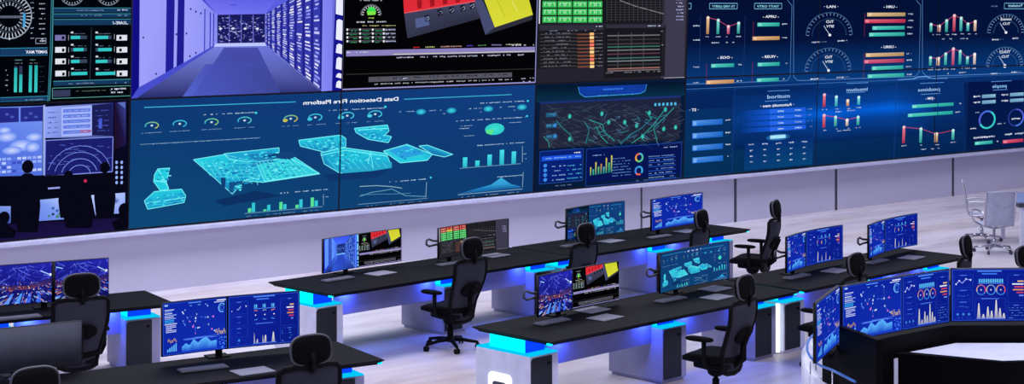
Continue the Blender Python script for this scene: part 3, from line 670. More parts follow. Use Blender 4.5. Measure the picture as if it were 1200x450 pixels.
for k in range(8): dd.line([(384+k*9, 186+k*.6), (396+k*8, 200-k*.6)], .7, (80, 215, 230)); dd.line([(356+k*6, 166-k*.6), (362+k*5.6, 173-k*.3)], .7, (80, 215, 230))
speck(40, [(354, 165), (398, 160), (402, 172), (376, 176)]); speck(70, [(380, 181), (404, 175), (450, 182), (400, 200)]); speck(34, [(416, 151), (452, 148), (450, 164), (428, 162)]); speck(22, [(456, 177), (476, 170), (500, 181), (470, 188)])
dd.line([(418, 152), (453, 150)], 1, ce); dd.line([(430, 192), (433, 178), (436, 198)], 1, ce); dd.line([(376, 182), (404, 176), (452, 183)], 1, ce)
dd.poly([(380, 205), (455, 199), (440, 208), (385, 212)], (14, 52, 106)); dd.poly([(250, 236), (300, 224), (330, 230), (262, 242)], (13, 48, 98)); dd.up()
for x, hs in ((290, (5, 11)), (308, (2, 7)), (327, (9, 6)), (346, (4, 10)), (364, (11, 7))):
    for q, h in enumerate(hs):
        y = c_y(dd, 288, 250, x); dd.bar(x+q*4.6, c_y(dd, x, y, x+q*4.6)-h, x+q*4.6+3.8, h, (90, 225, 150) if (q == 0) else (50, 200, 215))
dd.dashes(328, 226, 384, 1.6, Wd); dd.hline(286, 251, 378, .7, (110, 160, 190)); dd.dashes(288, 254, 376, 1, (130, 165, 190), .4); dd.dashes(378, 231, 385, 1, Wd); dd.line([(379, 228), (379, 241)], .6, (140, 180, 210))
for x, h in ((544.5, 12), (559, 7), (573.5, 13), (588, 17.5), (602, 14.5)):
    dd.bar(x-2.6, c_y(dd, 540, 197, x)-h, x+2.6, h, [(70, 225, 235), (70, 225, 235), (40, 180, 200), (40, 180, 200)])
dd.hline(538, 197.6, 610, .7, (110, 160, 190)); dd.line([(612, 171), (612, 190)], .6, (160, 200, 220)); dd.dashes(613, 180, 617, 1, Wd); dd.dashes(613, 186, 617, 1, Wd)
dd.poly([(536, 228), (560, 221), (575, 217), (587, 208.5), (598, 216), (610, 219), (610, 221)], [(24, 96, 160), (34, 130, 195), (50, 160, 215), (60, 180, 225), (44, 150, 210), (30, 110, 175), (20, 80, 140)])
dd.hline(536, 229, 612, .7, (140, 180, 205)); dd.line([(613, 202), (612, 220)], .6, (160, 200, 220)); dd.dashes(540, 231.4, 608, 1, (150, 180, 205), .5)
dd.dashes(455, 213, 500, 1.5, Wd); dd.disc(504, 208.4, 1.2, 1.2, CY); dd.line([(499, 214), (498, 232)], .6, (160, 200, 220)); dd.hline(418, 240.5, 500, .6, (120, 160, 190))
dd.line([(420, 231), (434, 226), (448, 224), (458, 222), (466, 226), (474, 230), (498, 231)], .7, (110, 170, 190)); dd.line([(420, 219), (440, 218), (456, 219), (470, 221)], .8, (150, 190, 200)); dd.line([(421, 229), (446, 228), (460, 228), (480, 227)], .6, (80, 150, 180)); dd.dashes(418, 243, 496, 1, (130, 165, 190), .4)

# --- city map dashboard
mp = wc(); bgrect(mp, S[3], ZB, S[4], ZM, (8, 26, 58)); mp.up()
mp.poly([(625, 100), (803, 95), (803, 112), (625, 120)], [(4, 22, 42), (4, 20, 40), (10, 46, 74), (10, 46, 76)])
mp.poly([(677, 101), (758, 98), (756, 106), (750, 109), (685, 113), (679, 109)], [(20, 66, 180)]*6); mp.up(); mp.line([(677, 101), (679, 109), (685, 113), (750, 109), (756, 106), (758, 98)], .9, (60, 150, 220)); mp.text('umavnos', 718, 103.2, 4, (60, 130, 250), width=24); mp.dashes(698, 111, 742, 1.6, (80, 190, 220))
mp.bar(632, 119, 798, 56, [(30, 38, 62), (30, 36, 62), (34, 36, 56), (36, 38, 58)]); mp.bar(632, 119, 798, 2.5, (24, 62, 170)); mp.up()
for k in range(300):
    x = rnd.uniform(634, 795); y = rnd.uniform(122, 170); a = rnd.choice([.5, -.7, 1.1, -.2]); l = rnd.uniform(3, 12)
    mp.line([(x, y), (x+l, y+l*a*.6)], .6, rnd.choice([(52, 60, 80), (66, 78, 98), (60, 64, 86), (44, 70, 90)]))
for k in range(46):
    x = rnd.uniform(680, 780); y = rnd.uniform(135, 165); mp.line([(x, y), (x+rnd.uniform(2, 9), y+rnd.uniform(-7, 7))], .7, rnd.choice([(40, 150, 160), (60, 120, 160), (110, 140, 170)]))
for P in ([(651, 141), (660, 151), (668, 158), (671, 166)], [(636, 160), (642, 166), (643, 173)], [(690, 140), (706, 146), (708, 155), (720, 165)], [(698, 148), (704, 160), (712, 168)], [(686, 168), (690, 152), (684, 142)], [(778, 130), (764, 148), (752, 160), (740, 168)], [(790, 126), (766, 150), (770, 165)], [(728, 168), (738, 158), (752, 150), (764, 138)], [(757, 130), (764, 140)]):
    mp.line([p if 0 < i < len(P)-1 else p for i, p in enumerate(P)], 1.2, rnd.choice([(30, 130, 140), (40, 150, 140), (36, 120, 140)]))
for x, y in ((667, 136), (705, 133), (713, 143), (732, 143), (746, 147), (761, 132), (780, 128), (778, 151), (792, 149), (667, 163), (753, 160)):
    mp.disc(x, y, 2, 3, (70, 225, 200), (40, 150, 150))
for y in (132, 145, 158): mp.bar(639, y, 652, 5, (30, 90, 130)); mp.dashes(640, y+1, 648, 2, (90, 190, 220)); mp.disc(649.5, y+1.5, 2.2, 2.2, (60, 150, 230))
for k in range(6): x = 767+k*4.7; mp.bar(x, 120.5-k*.2, x+2.4, 3.4, (80, 190, 235))
mp.bar(632, 178, 682, 37, (8, 32, 116)); mp.bar(687, 175, 799, 40, (7, 20, 82)); mp.up(); mp.frame(632, 178, 682, 212, .7, (30, 80, 180)); mp.frame(687, 175, 798, 209, .7, (30, 70, 170))
mp.bar(634, 184, 681, 5.4, (28, 86, 226)); mp.up(); mp.dashes(637, 185.6, 680, 1.8, (150, 200, 255), .8); mp.dashes(670, 178.6, 680, 1.6, WHITE)
for k in range(4): mp.disc(638, 194.6+k*5.6, 2.2, 2.2, (60, 140, 240)); mp.dashes(646, 195+k*5.4, 662, 1.6, (150, 190, 240), .6); mp.dashes(664, 194+k*5, 681, 1.6, (80, 200, 230), .8)
for k, (h, col) in enumerate(((10, (220, 200, 80)), (7, (80, 200, 180)), (15, (230, 210, 80)), (9, (110, 210, 110)), (12, (220, 150, 70)), (8, (90, 200, 210)), (18, (230, 210, 80)), (12, (90, 210, 120)), (20, (230, 215, 90)))):
    x = 691+k*3.1; mp.bar(x, 206.5-k*.5-h, x+1.5, h, [col, col, (40, 150, 120), (40, 150, 120)])
mp.dashes(694, 182, 708, 1.4, (150, 190, 240)); 
for k in range(7): mp.dashes(717, 186+k*3.4, 739, 1.3, (100, 150, 220), .8)
mp.ring(749, 185, 5, 5.6, 2, (230, 90, 70), 90, 230, (235, 200, 70)); mp.ring(749, 185, 5, 5.6, 2, (90, 210, 120), 230, 450, (80, 180, 220)); mp.ring(748.5, 200.5, 5, 5.6, 2, (60, 180, 230), -40, 220, (60, 130, 235)); mp.ring(748.5, 200.5, 5, 5.6, 2, (230, 100, 90), 220, 300)
for k in range(6): y = 183.5+k*5; mp.dashes(760, y, 790, 1.2, (150, 190, 240), .8); mp.bar(760, y+2.4, 792, .7, (40, 90, 200))
mp.dashes(776, 172.5, 794, 1.5, (190, 210, 250)); mp.dashes(650, 218, 672, 1.4, (110, 130, 160), .6); mp.dashes(745, 212, 760, 1.4, (110, 130, 160), .6)

# --- desk-screen pictures (units 100 x 62)
def unit_canvas(w=100., h=62.): return Canvas(lambda x, y: (x/w, 1-y/h), lambda x: 1/h)
class UC(Canvas):
    def __init__(c): Canvas.__init__(c, lambda x, y: (x/100., 1-y/62.), lambda x: 1/62.)
    # keep circles round: horizontal unit differs from vertical
    def raw(c, pts, cols): c.polys.append((pts, cols, c.L))
BG = (9, 24, 118)
def fix(c):                                # x radii are drawn in vertical units; nothing else to do
    return c
def blue_left():
    c = UC(); r = random.Random(3)
    c.rect(0, 0, 100, 62, [(14, 40, 168), (12, 32, 152), (18, 50, 190), (14, 38, 160)]); c.up()
    for k in range(60): c.line([(r.uniform(24, 90), r.uniform(6, 46)), (r.uniform(24, 90), r.uniform(6, 46))], .25, (20, 50, 165))
    N = [(r.uniform(28, 82), r.uniform(8, 44)) for k in range(26)]
    for p in N:
        q = min((n for n in N if n != p), key=lambda n: math.hypot(n[0]-p[0], n[1]-p[1])); c.line([p, q], .4, (70, 110, 220))
    c.up()
    for x, y in N: c.disc(x, y, r.uniform(.5, 1.3)*.62, r.uniform(.5, 1.3), r.choice([(150, 180, 255), (90, 150, 255), (230, 120, 220), (200, 220, 255)]))
    for k in range(9): c.bar(3, 8+k*2.1, r.uniform(12, 24), .9, r.choice([(60, 190, 255), (150, 190, 255), (110, 150, 250), (220, 225, 255)]))
    for k in range(5): c.bar(5, 27+k*1.8, r.uniform(14, 22), .8, (200, 210, 255))
    for k in range(8): c.bar(8+k*1.8, 46-r.uniform(1, 4), 9+k*1.8, 3, (190, 150, 90))
    for k in range(5): h = 3+k*1.6; c.bar(7+k*3.2, 58-h, 9+k*3.2, h, (90, 180, 255))
    c.bar(3, 2, 8, 1.8, (170, 200, 255)); c.bar(84, 2, 98, 1.2, (235, 240, 255)); c.bar(80, 4.2, 96, .9, (200, 215, 255)); c.bar(40, 2, 60, 1, (90, 150, 255))
    for x in (38, 52, 63): c.dashes(x, 5, x+7, 1.6, (120, 190, 255))
    c.ring(92, 12, 3.6, 5.6, 1, (110, 190, 255), 40, 300); c.ring(92, 12, 2, 3.2, .6, (60, 120, 230))
    P = [(30, 60), (30, 54), (36, 50), (42, 53), (48, 46), (55, 51), (61, 47), (68, 45), (75, 51), (84, 50), (84, 60)]
    for i in range(1, len(P)-2): c.poly([(P[i][0], 60), P[i], P[i+1], (P[i+1][0], 60)], [(16, 60, 200), (90, 180, 255), (90, 180, 255), (16, 60, 200)])
    for k in range(10): c.bar(82+k*1.6, 40-r.uniform(0, 4), 83+k*1.6, 4, (200, 170, 130))
    for k in range(14): c.bar(r.uniform(30, 96), r.uniform(44, 46), r.uniform(30, 96), .4, (90, 140, 255))
    for k in range(24): x = r.uniform(86, 98); y = r.uniform(46, 60); c.bar(x, y, x+1.5, .8, (80, 150, 255))
    c.frame(1, 1, 99, 61, .5, (40, 80, 200))
    return c
def blue_right():
    c = UC(); r = random.Random(5)
    c.rect(0, 0, 100, 62, [(12, 32, 152), (12, 30, 146), (10, 26, 128), (14, 36, 160)]); c.up()
    c.frame(1, 1, 99, 61, .5, (50, 90, 205)); c.bar(34, 2, 66, 1.2, (90, 150, 255)); c.bar(40, 5, 60, 1.6, (60, 120, 240))
    for x0, y0, x1, y1 in ((3, 7, 28, 22), (3, 25, 28, 36), (3, 39, 28, 50), (74, 7, 97, 40), (74, 43, 97, 60), (31, 35, 71, 60)): c.frame(x0, y0, x1, y1, .35, (30, 62, 185)); c.bar(x0+8, y0, x1-8, .9, (80, 130, 245))
    c.line([(6, 18), (10, 14), (14, 17), (19, 12), (25, 13)], .7, (150, 170, 255))
    for p in ((6, 18), (10, 14), (19, 12), (25, 13)): c.disc(p[0], p[1], .7, 1, WHITE)
    for k in range(11): c.bar(36+k*3, 12, 38+k*3, 4.4, (90, 190, 250))
    c.bar(35, 17, 69, .6, (90, 150, 255))
    for x, col in ((39, (225, 60, 110)), (52, (80, 170, 250)), (65, (235, 80, 90))): c.ring(x, 25, 3.9, 6.1, .75, col, -30, 200, (235, 200, 140)); c.ring(x, 25, 3.9, 6.1, .75, (70, 150, 240), 200, 330); c.disc(x, 25, .5, .8, WHITE)
    for x, y in ((8, 31), (15, 32), (22, 31), (7, 45), (13, 44), (20, 45)): c.dashes(x-3, y, x+3, 1, (70, 130, 235))
    for x in (8, 15.5, 23): c.disc(x, 54, 1.3, 2, (80, 170, 250), (20, 50, 160)); c.dashes(x-2.5, 57.5, x+2.5, .9, (80, 140, 240))
    for x, h in ((36, 18), (42, 5), (48, 14), (53, 9), (59, 22), (64, 12), (69, 6)): c.poly([(x-2.4, 59), (x-.5, 59-h), (x+.5, 59-h), (x+2.4, 59)], [(150, 150, 190), (245, 244, 225), (245, 244, 225), (150, 150, 190)])
    c.bar(33, 59, 71, .6, (90, 140, 250))
    for k in range(6): w = (8, 15, 12, 14, 9, 6)[k]; c.bar(95-w, 14+k*3.4, 95, 1.5, ((235, 190, 120), (235, 235, 250), (220, 70, 90), (230, 150, 80), (200, 60, 90), (120, 150, 250))[k])
    for j in range(5): c.dashes(76, 46+j*3, 96, 1, (90, 150, 250), .6)
    return c
def city():
    c = UC(); r = random.Random(11)
    c.rect(0, 0, 100, 62, [(26, 30, 150), (34, 36, 170), (16, 18, 80), (14, 16, 70)]); c.up()
    for k in range(110):
        x = r.uniform(0, 100); y = r.uniform(0, 30); c.line([(x, y), (x+r.uniform(-18, 18), y+r.uniform(2, 10))], r.uniform(.3, .8), r.choice([(70, 80, 225), (44, 46, 180), (110, 130, 250), (30, 30, 140), (60, 60, 200)]))
    c.up(); c.poly([(0, 30), (60, 34), (100, 24), (100, 33), (60, 40), (0, 38)], [(30, 24, 90), (70, 40, 90), (30, 26, 100), (50, 40, 120), (110, 60, 90), (60, 40, 100)]); c.up()
    for k in range(120):
        t = r.random(); x = r.uniform(0, 100); y = 33+r.random()**.8*28; l = 2+(y-32)*.25
        dx = (x-58)/40
        c.line([(x, y), (x+dx*l*1.4, y+l*.5)], r.uniform(.4, 1.1), r.choice([(235, 170, 120), (215, 120, 70), (90, 120, 255), (150, 200, 255), (60, 70, 220), (200, 210, 255), (60, 100, 235), (50, 60, 190), (40, 50, 160), (80, 150, 250)]))
    for k in range(4): c.poly([(34+k*14, 46), (38+k*14, 45), (30+k*17, 61), (22+k*17, 61)], r.choice([(80, 150, 250), (60, 100, 235), (90, 180, 255)]))
    c.up()
    for k in range(40): x = r.uniform(0, 100); y = r.uniform(28, 46); c.disc(x, y, r.uniform(.3, .9)*.7, r.uniform(.3, .9), r.choice([(255, 210, 150), (255, 255, 255), (250, 150, 80), (255, 120, 110)]))
    c.line([(4, 8), (16, 11)], 1.2, (160, 220, 255)); c.line([(80, 12), (97, 20)], 1.4, (170, 200, 255)); c.disc(96, 19, 1.5, 2, WHITE)
    return c
def tint(pic, k):
    d = Canvas(); d.polys = [(p, [tuple(min(255, v*q) for v, q in zip(c_, k)) for c_ in cs], L) for p, cs, L in pic.polys]; return d
P_BL, P_BR, P_CITY = blue_left(), blue_right(), city()
P_SV = tint(sv.take(S[1], ZM, S[2], 4.0), (.62, .95, 1.12)); P_TD = td.take(S[2], ZM, S[3], 4.0); P_DB = db.take(S[3], ZM, S[4], ZT); P_MP = mp.take(S[3], ZB, S[4], ZM); P_DD = dd.take(S[1], ZB, S[3], ZM)
def side_by_side(lst):                     # [(picture, a0, a1), ...]
    d = Canvas(); d.polys.append(([(0, 0), (1, 0), (1, 1), (0, 1)], [(6, 6, 12)]*4, 0))
    for pic, a0, a1 in lst:
        for pts, cols, L in pic.polys:
            q, k = clip_rect(pts, cols, 0, 0, 1, 1)
            if q: d.polys.append(([(a0+(a1-a0)*x, y) for x, y in q], k, L+1))
    return d

# ------------------------------------------------------------------ the setting
b = MB(); b.box(-6, -6, -.12, 46, 20.4, 0); struct(b.build('floor', M['floor']))
b = MB(); b.box(-6, 20.2, 0, 46, 20.4, 6.4); struct(b.build('wall_back', M['wall']))
b = MB(); b.box(S[0]-.03, 19.96, .80, S[7]+.03, 20.199, .865, .012); struct(b.build('trim_1', M['ledge']))
for i, (px, py) in enumerate(((752, 274), (862, 262), (980, 246), (1117, 232))):
    X, Y = None, None
    dx = (px-600)/F; k = 20.19/(-dx*CU+SU); x = k*(dx*SU+CU)
    b = MB(); b.box(x-(.012 if i == 0 else .026), 20.188, 0, x+(.012 if i == 0 else .026), 20.1995, .80); struct(b.build('trim_%d' % (i+2), M['trim_dark']))

# video wall panels
def wall_pt(s, z, off=0.): 
    n = Vector((0, -1, -WT)).normalized()
    return Vector((s, WY-WT*(z-WZ0), z)) + n*off, n
def panel(s0, s1, z0, z1, pic, label):
    y0 = WY-WT*(z0-WZ0)
    o = thing('video_panel', label, 'screen', ((s0+s1)/2, y0, z0), 0, 'video wall panels')
    org = Vector(o.location)
    g = .012
    b = MB()
    vs = []
    def q(pts): b.bm.faces.new([b.bm.verts.new(p) for p in pts])
    for off, depth in ((0, 0),):
        A = [wall_pt(s, z)[0]-org for s, z in ((s0+.002, z0+.002), (s1-.002, z0+.002), (s1-.002, z1-.002), (s0+.002, z1-.002))]
        Bk = [p+Vector((0, .055, 0)) for p in A]
        va = [b.bm.verts.new(p) for p in A]; vb = [b.bm.verts.new(p) for p in Bk]
        b.bm.faces.new(va); b.bm.faces.new(vb[::-1])
        for i in range(4): b.bm.faces.new((va[i], vb[i], vb[(i+1) % 4], va[(i+1) % 4]))
    b.build('housing', M['bezel'], o)
    c = pic.take(s0, z0, s1, z1)
    def surf(a, bb):
        p, n = wall_pt(s0+g+(s1-s0-2*g)*a, z0+g+(z1-z0-2*g)*bb, .003); return p-org, n
    screen_mesh('screen', c, surf, 1, o, .0008)
    return o
panel(S[0], S[1], ZM, ZT, fl, 'wall screen of black flight gauges, top left corner of video wall')
panel(S[1], S[2], ZM, ZT, sv, 'wall screen showing a violet-blue server room aisle')
panel(S[2], S[3], ZM, ZT, td, 'black wall screen with red and yellow 3d blocks')
panel(S[3], S[4], ZM, ZT, db, 'dark grey wall screen with green number grid and orange table')
panel(S[4], S[5], ZM, ZT, bl, 'navy wall screen right of green number grid, upper row')
panel(S[5], S[6], ZM, ZT, bl, 'navy upper wall screen with stacked orange, red and teal bars')
panel(S[6], S[7], ZM, ZT, bl, 'navy wall screen with dial gauges, top right corner of video wall')
panel(S[0], S[1], ZB, ZM, pe, 'wall screen picturing dark silhouettes in a control room')
panel(S[1], S[2], ZB, ZM, dd, 'blue wall screen with cyan factory model, left of data platform')
panel(S[2], S[3], ZB, ZM, dd, 'blue wall screen with cyan blocks and Data Detection mirrored title')
panel(S[3], S[4], ZB, ZM, mp, 'wall screen with grey city map and teal roads')
panel(S[4], S[5], ZB, ZM, bl, 'lower wall screen with four solid blue bars beside city map')
panel(S[5], S[6], ZB, ZM, bl, 'lower wall screen with bright blue streak and two red-topped charts')
panel(S[6], S[7], ZB, ZM, bl, 'lower right wall screen with two ring charts')

# ------------------------------------------------------------------ desks
def rot2(p, deg):
    a = R(deg); return (p[0]*math.cos(a)-p[1]*math.sin(a), p[0]*math.sin(a)+p[1]*math.cos(a))
DZ = .74
def desk(label, x0, y0, x1, depth, rot, peds, logo=False, bar=False):
    """x0,y0,x1 in the rotated row frame; peds = offsets of the pedestals from x0"""
    w = rot2((x0, y0), rot); L = x1-x0
    o = thing('control_desk', label, 'desk', (w[0], w[1], 0), R(rot), 'control desks')
    b = MB()
    b.prism([(0, 0), (L, 0), (L, depth), (0, depth)], DZ-.045, DZ, .008)
    for v in b.bm.verts:               # knife edge: underside pulled back
        if v.co.z < DZ-.03:
            v.co.x = min(max(v.co.x, .05), L-.05); v.co.y = min(max(v.co.y, .045), depth-.045)
    b.build('desktop', M['desk'], o)
    PW = .38; fy, by = .27, min(depth-.06, 1.02)
    for i, px in enumerate(peds):
        b = MB(); b.box(px, fy, 0.03, px+PW, by, .56, .01)
        b.box(px+.02, fy+.03, 0, px+PW-.02, by-.03, .03)
        p = b.build('pedestal', M['white_lac'] if i == 0 else M['grey_body'], o)
        b = MB(); b.prism([(px+.006, .05), (px+PW-.1, .05), (px+PW-.1, .545), (px+.03, .545), (px+.006, .52)], 0, .014, .003)
        for v in b.bm.verts: v.co = Vector((v.co.x, fy-.001-v.co.z, v.co.y))
        b.build('door', M['door'], p)
        b = MB(); b.box(px+PW-.16, fy-.024, .47, px+PW-.13, fy-.014, .49, .003); b.build('handle', M['plastic'], p)
        if i == 0 and logo:
            b = MB(); rr = .045
            def rsq(h, r, n=5):
                P = []
                for cx, cy, a0 in ((h-r, h-r, 0), (-(h-r), h-r, 90), (-(h-r), -(h-r), 180), (h-r, -(h-r), 270)):
                    for k in range(n+1): t = R(a0+90*k/n); P.append((cx+r*math.cos(t), cy+r*math.sin(t)))
                return P
            b.prism(rsq(.155, .05), 0, .008)
            for v in b.bm.verts: v.co = Vector((px-.001-v.co.z, (fy+by)/2+.03+v.co.x, .20+v.co.y))
            e = b.build('lit_emblem', M['led_white'], p, 'glowing white rounded square')
            b = MB(); b.prism(rsq(.09, .03), 0, .006)
            for v in b.bm.verts: v.co = Vector((px-.0095-v.co.z, (fy+by)/2+.03+v.co.x, .185+v.co.y))
            b.build('emblem_centre', M['mon_grey'], p)
        b = MB(); b.box(px+.004, fy+.004, .56, px+PW-.004, by-.004, .572, .003); b.build('lit_plate', M['led_plate'], o, 'glowing cyan glass plate')
        b = MB(); b.box(px+.06, fy+.13, .572, px+PW-.06, by-.13, DZ-.045)
        b.build('led_spacer', M['led_cyan'], o, 'glowing cyan spacer')
        b = MB(); b.box(px+.065, fy+.116, .573, px+PW-.065, fy+.13, DZ-.047); b.build('led_strip', M['led_blue'], o, 'glowing blue strip')
    for a, c in zip(peds, peds[1:]):
        b = MB(); b.box(a+PW, .42, .40, c, .45, DZ-.045); b.build('modesty_panel', M['panel'], o)
    if bar:
        b = MB(); b.box(-.05, .30, .03, -.016, .34, .56, .003); b.build('light_bar', M['led_white'], o, 'glowing white vertical bar')
    for cx in (.012, L-.052):
        b = MB(); b.box(cx, .03, DZ-.042, cx+.04, .075, DZ-.022, .004); b.build('corner_light', M['led_cyan'], o)
    return o
RA, RD_ = 5.5, -7.2
desk('long black desk nearest video wall, left half, server room monitor on it', 11.14, 13.9, 14.93, 1.13, RA, (0, 1.87, 3.36))
desk('long black desk nearest video wall, right half ending by lone chair', 14.97, 13.9, 18.5, 1.13, RA, (0.02, 1.83, 3.1))
desk('front black desk with glowing white square emblem on its end', 10.97, 10.5, 14.84, 1.06, RA, (0, 1.9, 3.43), True)
desk('front black desk behind curved console, carrying two all-blue monitors', 14.91, 10.5, 18.4, 1.06, RA, (0.02, 1.83, 3.1), False, True)
desk('black desk at left edge carrying night city monitor', 2.4, 16.4, 6.22, .92, RD_, (0.05, 1.9, 3.38))
desk('black desk at bottom left carrying blue map monitor', 2.9, 12.8, 6.76, .96, RD_, (0, 1.9, 3.42))

# ------------------------------------------------------------------ monitors
def monitor(label, pos, rot, w, h, zb, pic, sag=.05, bracket=True, stand_a=.5, stand_h=None, off=False, lean=0., zdesk=DZ, seam=None, foot=True):
    o = thing('monitor', label, 'monitor', (pos[0], pos[1], zdesk), R(rot), 'desk monitors')
    z0 = zb-zdesk
    def surf0(a, bb, d=0.):
        x = (a-.5)*w; y = -sag*(2*a-1)**2 + sag*.5; dy = -8*sag*(a-.5)/w*1.0
        n = Vector((dy, -1, 0)); n = Vector((-(-dy), -1, 0)) if False else Vector((dy, -1, 0)).normalized()
        zz = z0+bb*h
        return Vector((x, y+lean*bb*h, zz)) + n*d, n
    b = MB(); b.slab(lambda a, bb: surf0(a, bb), 16, 2, lambda a, bb: .024); b.build('housing', M['bezel'], o)
    b = MB(); b.slab(lambda a, bb: surf0(.2+.6*a, .18+.6*bb, -.022), 8, 2, .03); b.build('back_cover', M['mon_grey'], o)
    g = .006
    if off:
        b = MB(); b.slab(lambda a, bb: surf0(g/w+(1-2*g/w)*a, g/h+(1-2*g/h)*bb, .0135), 16, 2, .002); b.build('screen', M['off'], o, 'blank grey screen')
    else:
        screen_mesh('screen', pic, lambda a, bb: surf0(g/w+(1-2*g/w)*a, g/h+(1-2*g/h)*bb, .0128), 16, o, .00012)
    if seam:
        b = MB(); b.slab(lambda a, bb: surf0(seam[0]+(seam[1]-seam[0])*a, bb, .016), 1, 1, .008); b.build('divider', M['bezel'], o)
    if foot:
        p, n = surf0(stand_a, 0); x = p.x; yb = .08
        b = MB(); b.box(x-.03, p.y+.022, .012, x+.03, p.y+.05, z0+h*.5, .006); b.build('stand_neck', M['plastic'], o)
        b = MB(); b.box(x-.1, p.y+.005, .001, x+.1, p.y+.15, .013, .005); b.build('stand_foot', M['plastic'], o)
    if bracket:
        p, n = surf0(0, .5); zc = z0+h*.5
        b = MB()
        b.tube([(p.x+.12, p.y+.05, zc-.02), (p.x+.02, p.y+.06, zc-.02), (p.x-.08, p.y+.07, zc-.03), (p.x-.12, p.y+.075, zc-.005), (p.x-.115, p.y+.075, zc+.045), (p.x-.08, p.y+.07, zc+.055), (p.x-.02, p.y+.06, zc+.03), (p.x+.12, p.y+.055, zc+.01)], [.013]*8, 8)
        b.build('side_bracket', M['rim'], o)
    return o
def place(px, pyb, z): return at(px, pyb, z)
def mon_px(label, xl, xr, pyb, zb, h, rot, pic, **k):
    """centre from the photo, width so the projected span fits"""
    zb -= .015; cx = (xl+xr)/2; c = at(cx, pyb, zb); a = R(rot); d = (math.cos(a), math.sin(a))
    def pr(t):
        x, y = c[0]+d[0]*t, c[1]+d[1]*t; X = x*SU-y*CU; Y = x*CU+y*SU; return 600+F*X/Y
    lo = 0.
    t = .1
    while pr(t)-pr(-t) < xr-xl: t += .005
    s = (pr(t)+pr(-t))/2-cx
    return monitor(label, c, rot, 2*t, h, zb, pic, **k)
LR = lambda l, r, m=.5: side_by_side([(l, 0, m-.004), (r, m+.004, 1)])
ONE = lambda p: side_by_side([(p, 0, 1)])
mon_px('wide monitor with server room beside red and yellow blocks', 378, 470, 313, .81, .39, 9, LR(P_SV, P_TD, .46), bracket=False, stand_a=.33, sag=.03)
mon_px('wide monitor with red and green number grid on dark dashboard', 513, 595, 297, .82, .37, 8, ONE(P_DB), stand_a=.2, sag=.04)
mon_px('wide monitor split between grey city map and cyan factory', 662, 730, 277.5, .82, .42, 9, LR(P_MP, P_DD, .42), stand_a=.5, sag=.06)
mon_px('blue map monitor farthest along desk nearest video wall', 762, 822, 265.5, .83, .42, 9, ONE(P_BL), stand_a=.2, sag=.04)
mon_px('monitor with night highway beside red and yellow blocks, emblem desk', 630, 725, 361, .80, .40, 9, LR(P_CITY, P_TD, .43), stand_a=.3, sag=.03)
mon_px('monitor filled with pale cyan factory model, emblem desk', 772, 853, 335, .81, .42, 9, ONE(P_DD), stand_a=.3, sag=.04)
mon_px('all-blue monitor between lone chair and console, left of pair', 919, 984.5, 311.5, .81, .41, 12, LR(P_BL, P_BR, .42), stand_a=.22, sag=.07)
mon_px('all-blue monitor with pale peaks on farthest end of desk', 1015, 1072, 294.5, .81, .40, 14, LR(P_BL, P_BR, .42), stand_a=.15, sag=.07)
mon_px('wide night city monitor at left edge, two screens with dark divider', -12, 128, 354, .82, .41, -12, LR(P_CITY, P_CITY, .53), bracket=False, stand_a=.46, sag=.0, seam=(.515, .545))
mon_px('large blue map and gauges monitor on bottom left desk', 190, 351, 409, .83, .46, -10, LR(P_BL, P_BR, .48), bracket=False, stand_a=.43, sag=.05)
mon_px('blank grey monitor at left edge, switched off', -60, 97, 436, .80, .375, -8, None, bracket=False, sag=.0, off=True)

# ------------------------------------------------------------------ keyboards and pads
def keyboard_proto():
    o = thing('keyboard', '', 'keyboard', (0, 0, DZ), 0, 'keyboards on the desks')
    b = MB(); b.box(-.21, -.065, .001, .21, .065, .016, .005); b.build('base', M['key_base'], o)
    b = MB()
    for r_ in range(5):
        n = 15 if r_ else 5
        for k in range(15):
            if r_ == 0 and 3 < k < 10: continue
            x = -.2+k*.0268; y = -.055+r_*.0225; b.box(x, y, .016, x+.023, y+.018, .022)
        if r_ == 0: b.box(-.2+4*.0268, -.055, .016, -.2+10*.0268-.004, -.037, .022)
    k = b.build('keys', M['key'], o); k['kind'] = 'stuff'
    return o
def pad_proto():
    o = MB(); o.box(-.16, -.115, .001, .16, .115, .012, .003); p = o.build('notepad', M['paper'])
    p.location = (0, 0, DZ); p['category'] = 'notepad'; p['group'] = 'grey notepads on the desks'; return p
kb, pdp = keyboard_proto(), pad_proto(); firstk, firstp = [True], [True]
def put_kb(px, py, rot, label):
    py += 1.2
    o = kb if firstk[0] else copy_tree(kb); firstk[0] = False
    x, y = at(px, py, DZ); o.location = (x, y, DZ+.0005); o.rotation_euler = (0, 0, R(rot)); o['label'] = label
def put_pad(px, py, rot, label):
    if firstp[0]: o = pdp; firstp[0] = False
    else: o = pdp.copy(); C.objects.link(o)
    x, y = at(px, py, DZ); o.location = (x, y, DZ+.0005); o.rotation_euler = (0, 0, R(rot)); o['label'] = label
put_kb(396, 327, 8, 'keyboard in front of server room monitor'); put_pad(446, 321, 10, 'grey notepad right of keyboard at server room monitor')
put_kb(529, 308.5, 8, 'keyboard in front of red and green grid monitor'); put_pad(580, 300, 8, 'grey notepad under right end of red and green grid monitor')
put_kb(672, 287, 8, 'keyboard before the split city map monitor'); put_pad(716, 283, 10, 'grey notepad beside keyboard at split city map monitor')
put_kb(773, 277, 8, 'keyboard before farthest blue monitor by video wall'); put_pad(805, 271.5, 8, 'grey notepad behind headrest before farthest blue monitor')
put_kb(647, 377, 8, 'keyboard in front of night highway monitor on emblem desk'); put_pad(694, 364, 9, 'grey notepad close under night highway monitor'); put_pad(709, 373, 9, 'grey notepad at desk edge below night highway monitor')
put_kb(786, 351, 8, 'keyboard in front of cyan factory monitor on emblem desk'); put_pad(838, 339, 9, 'grey notepad close under cyan factory monitor'); put_pad(840, 349, 9, 'grey notepad at desk edge beside mesh chair headrest')
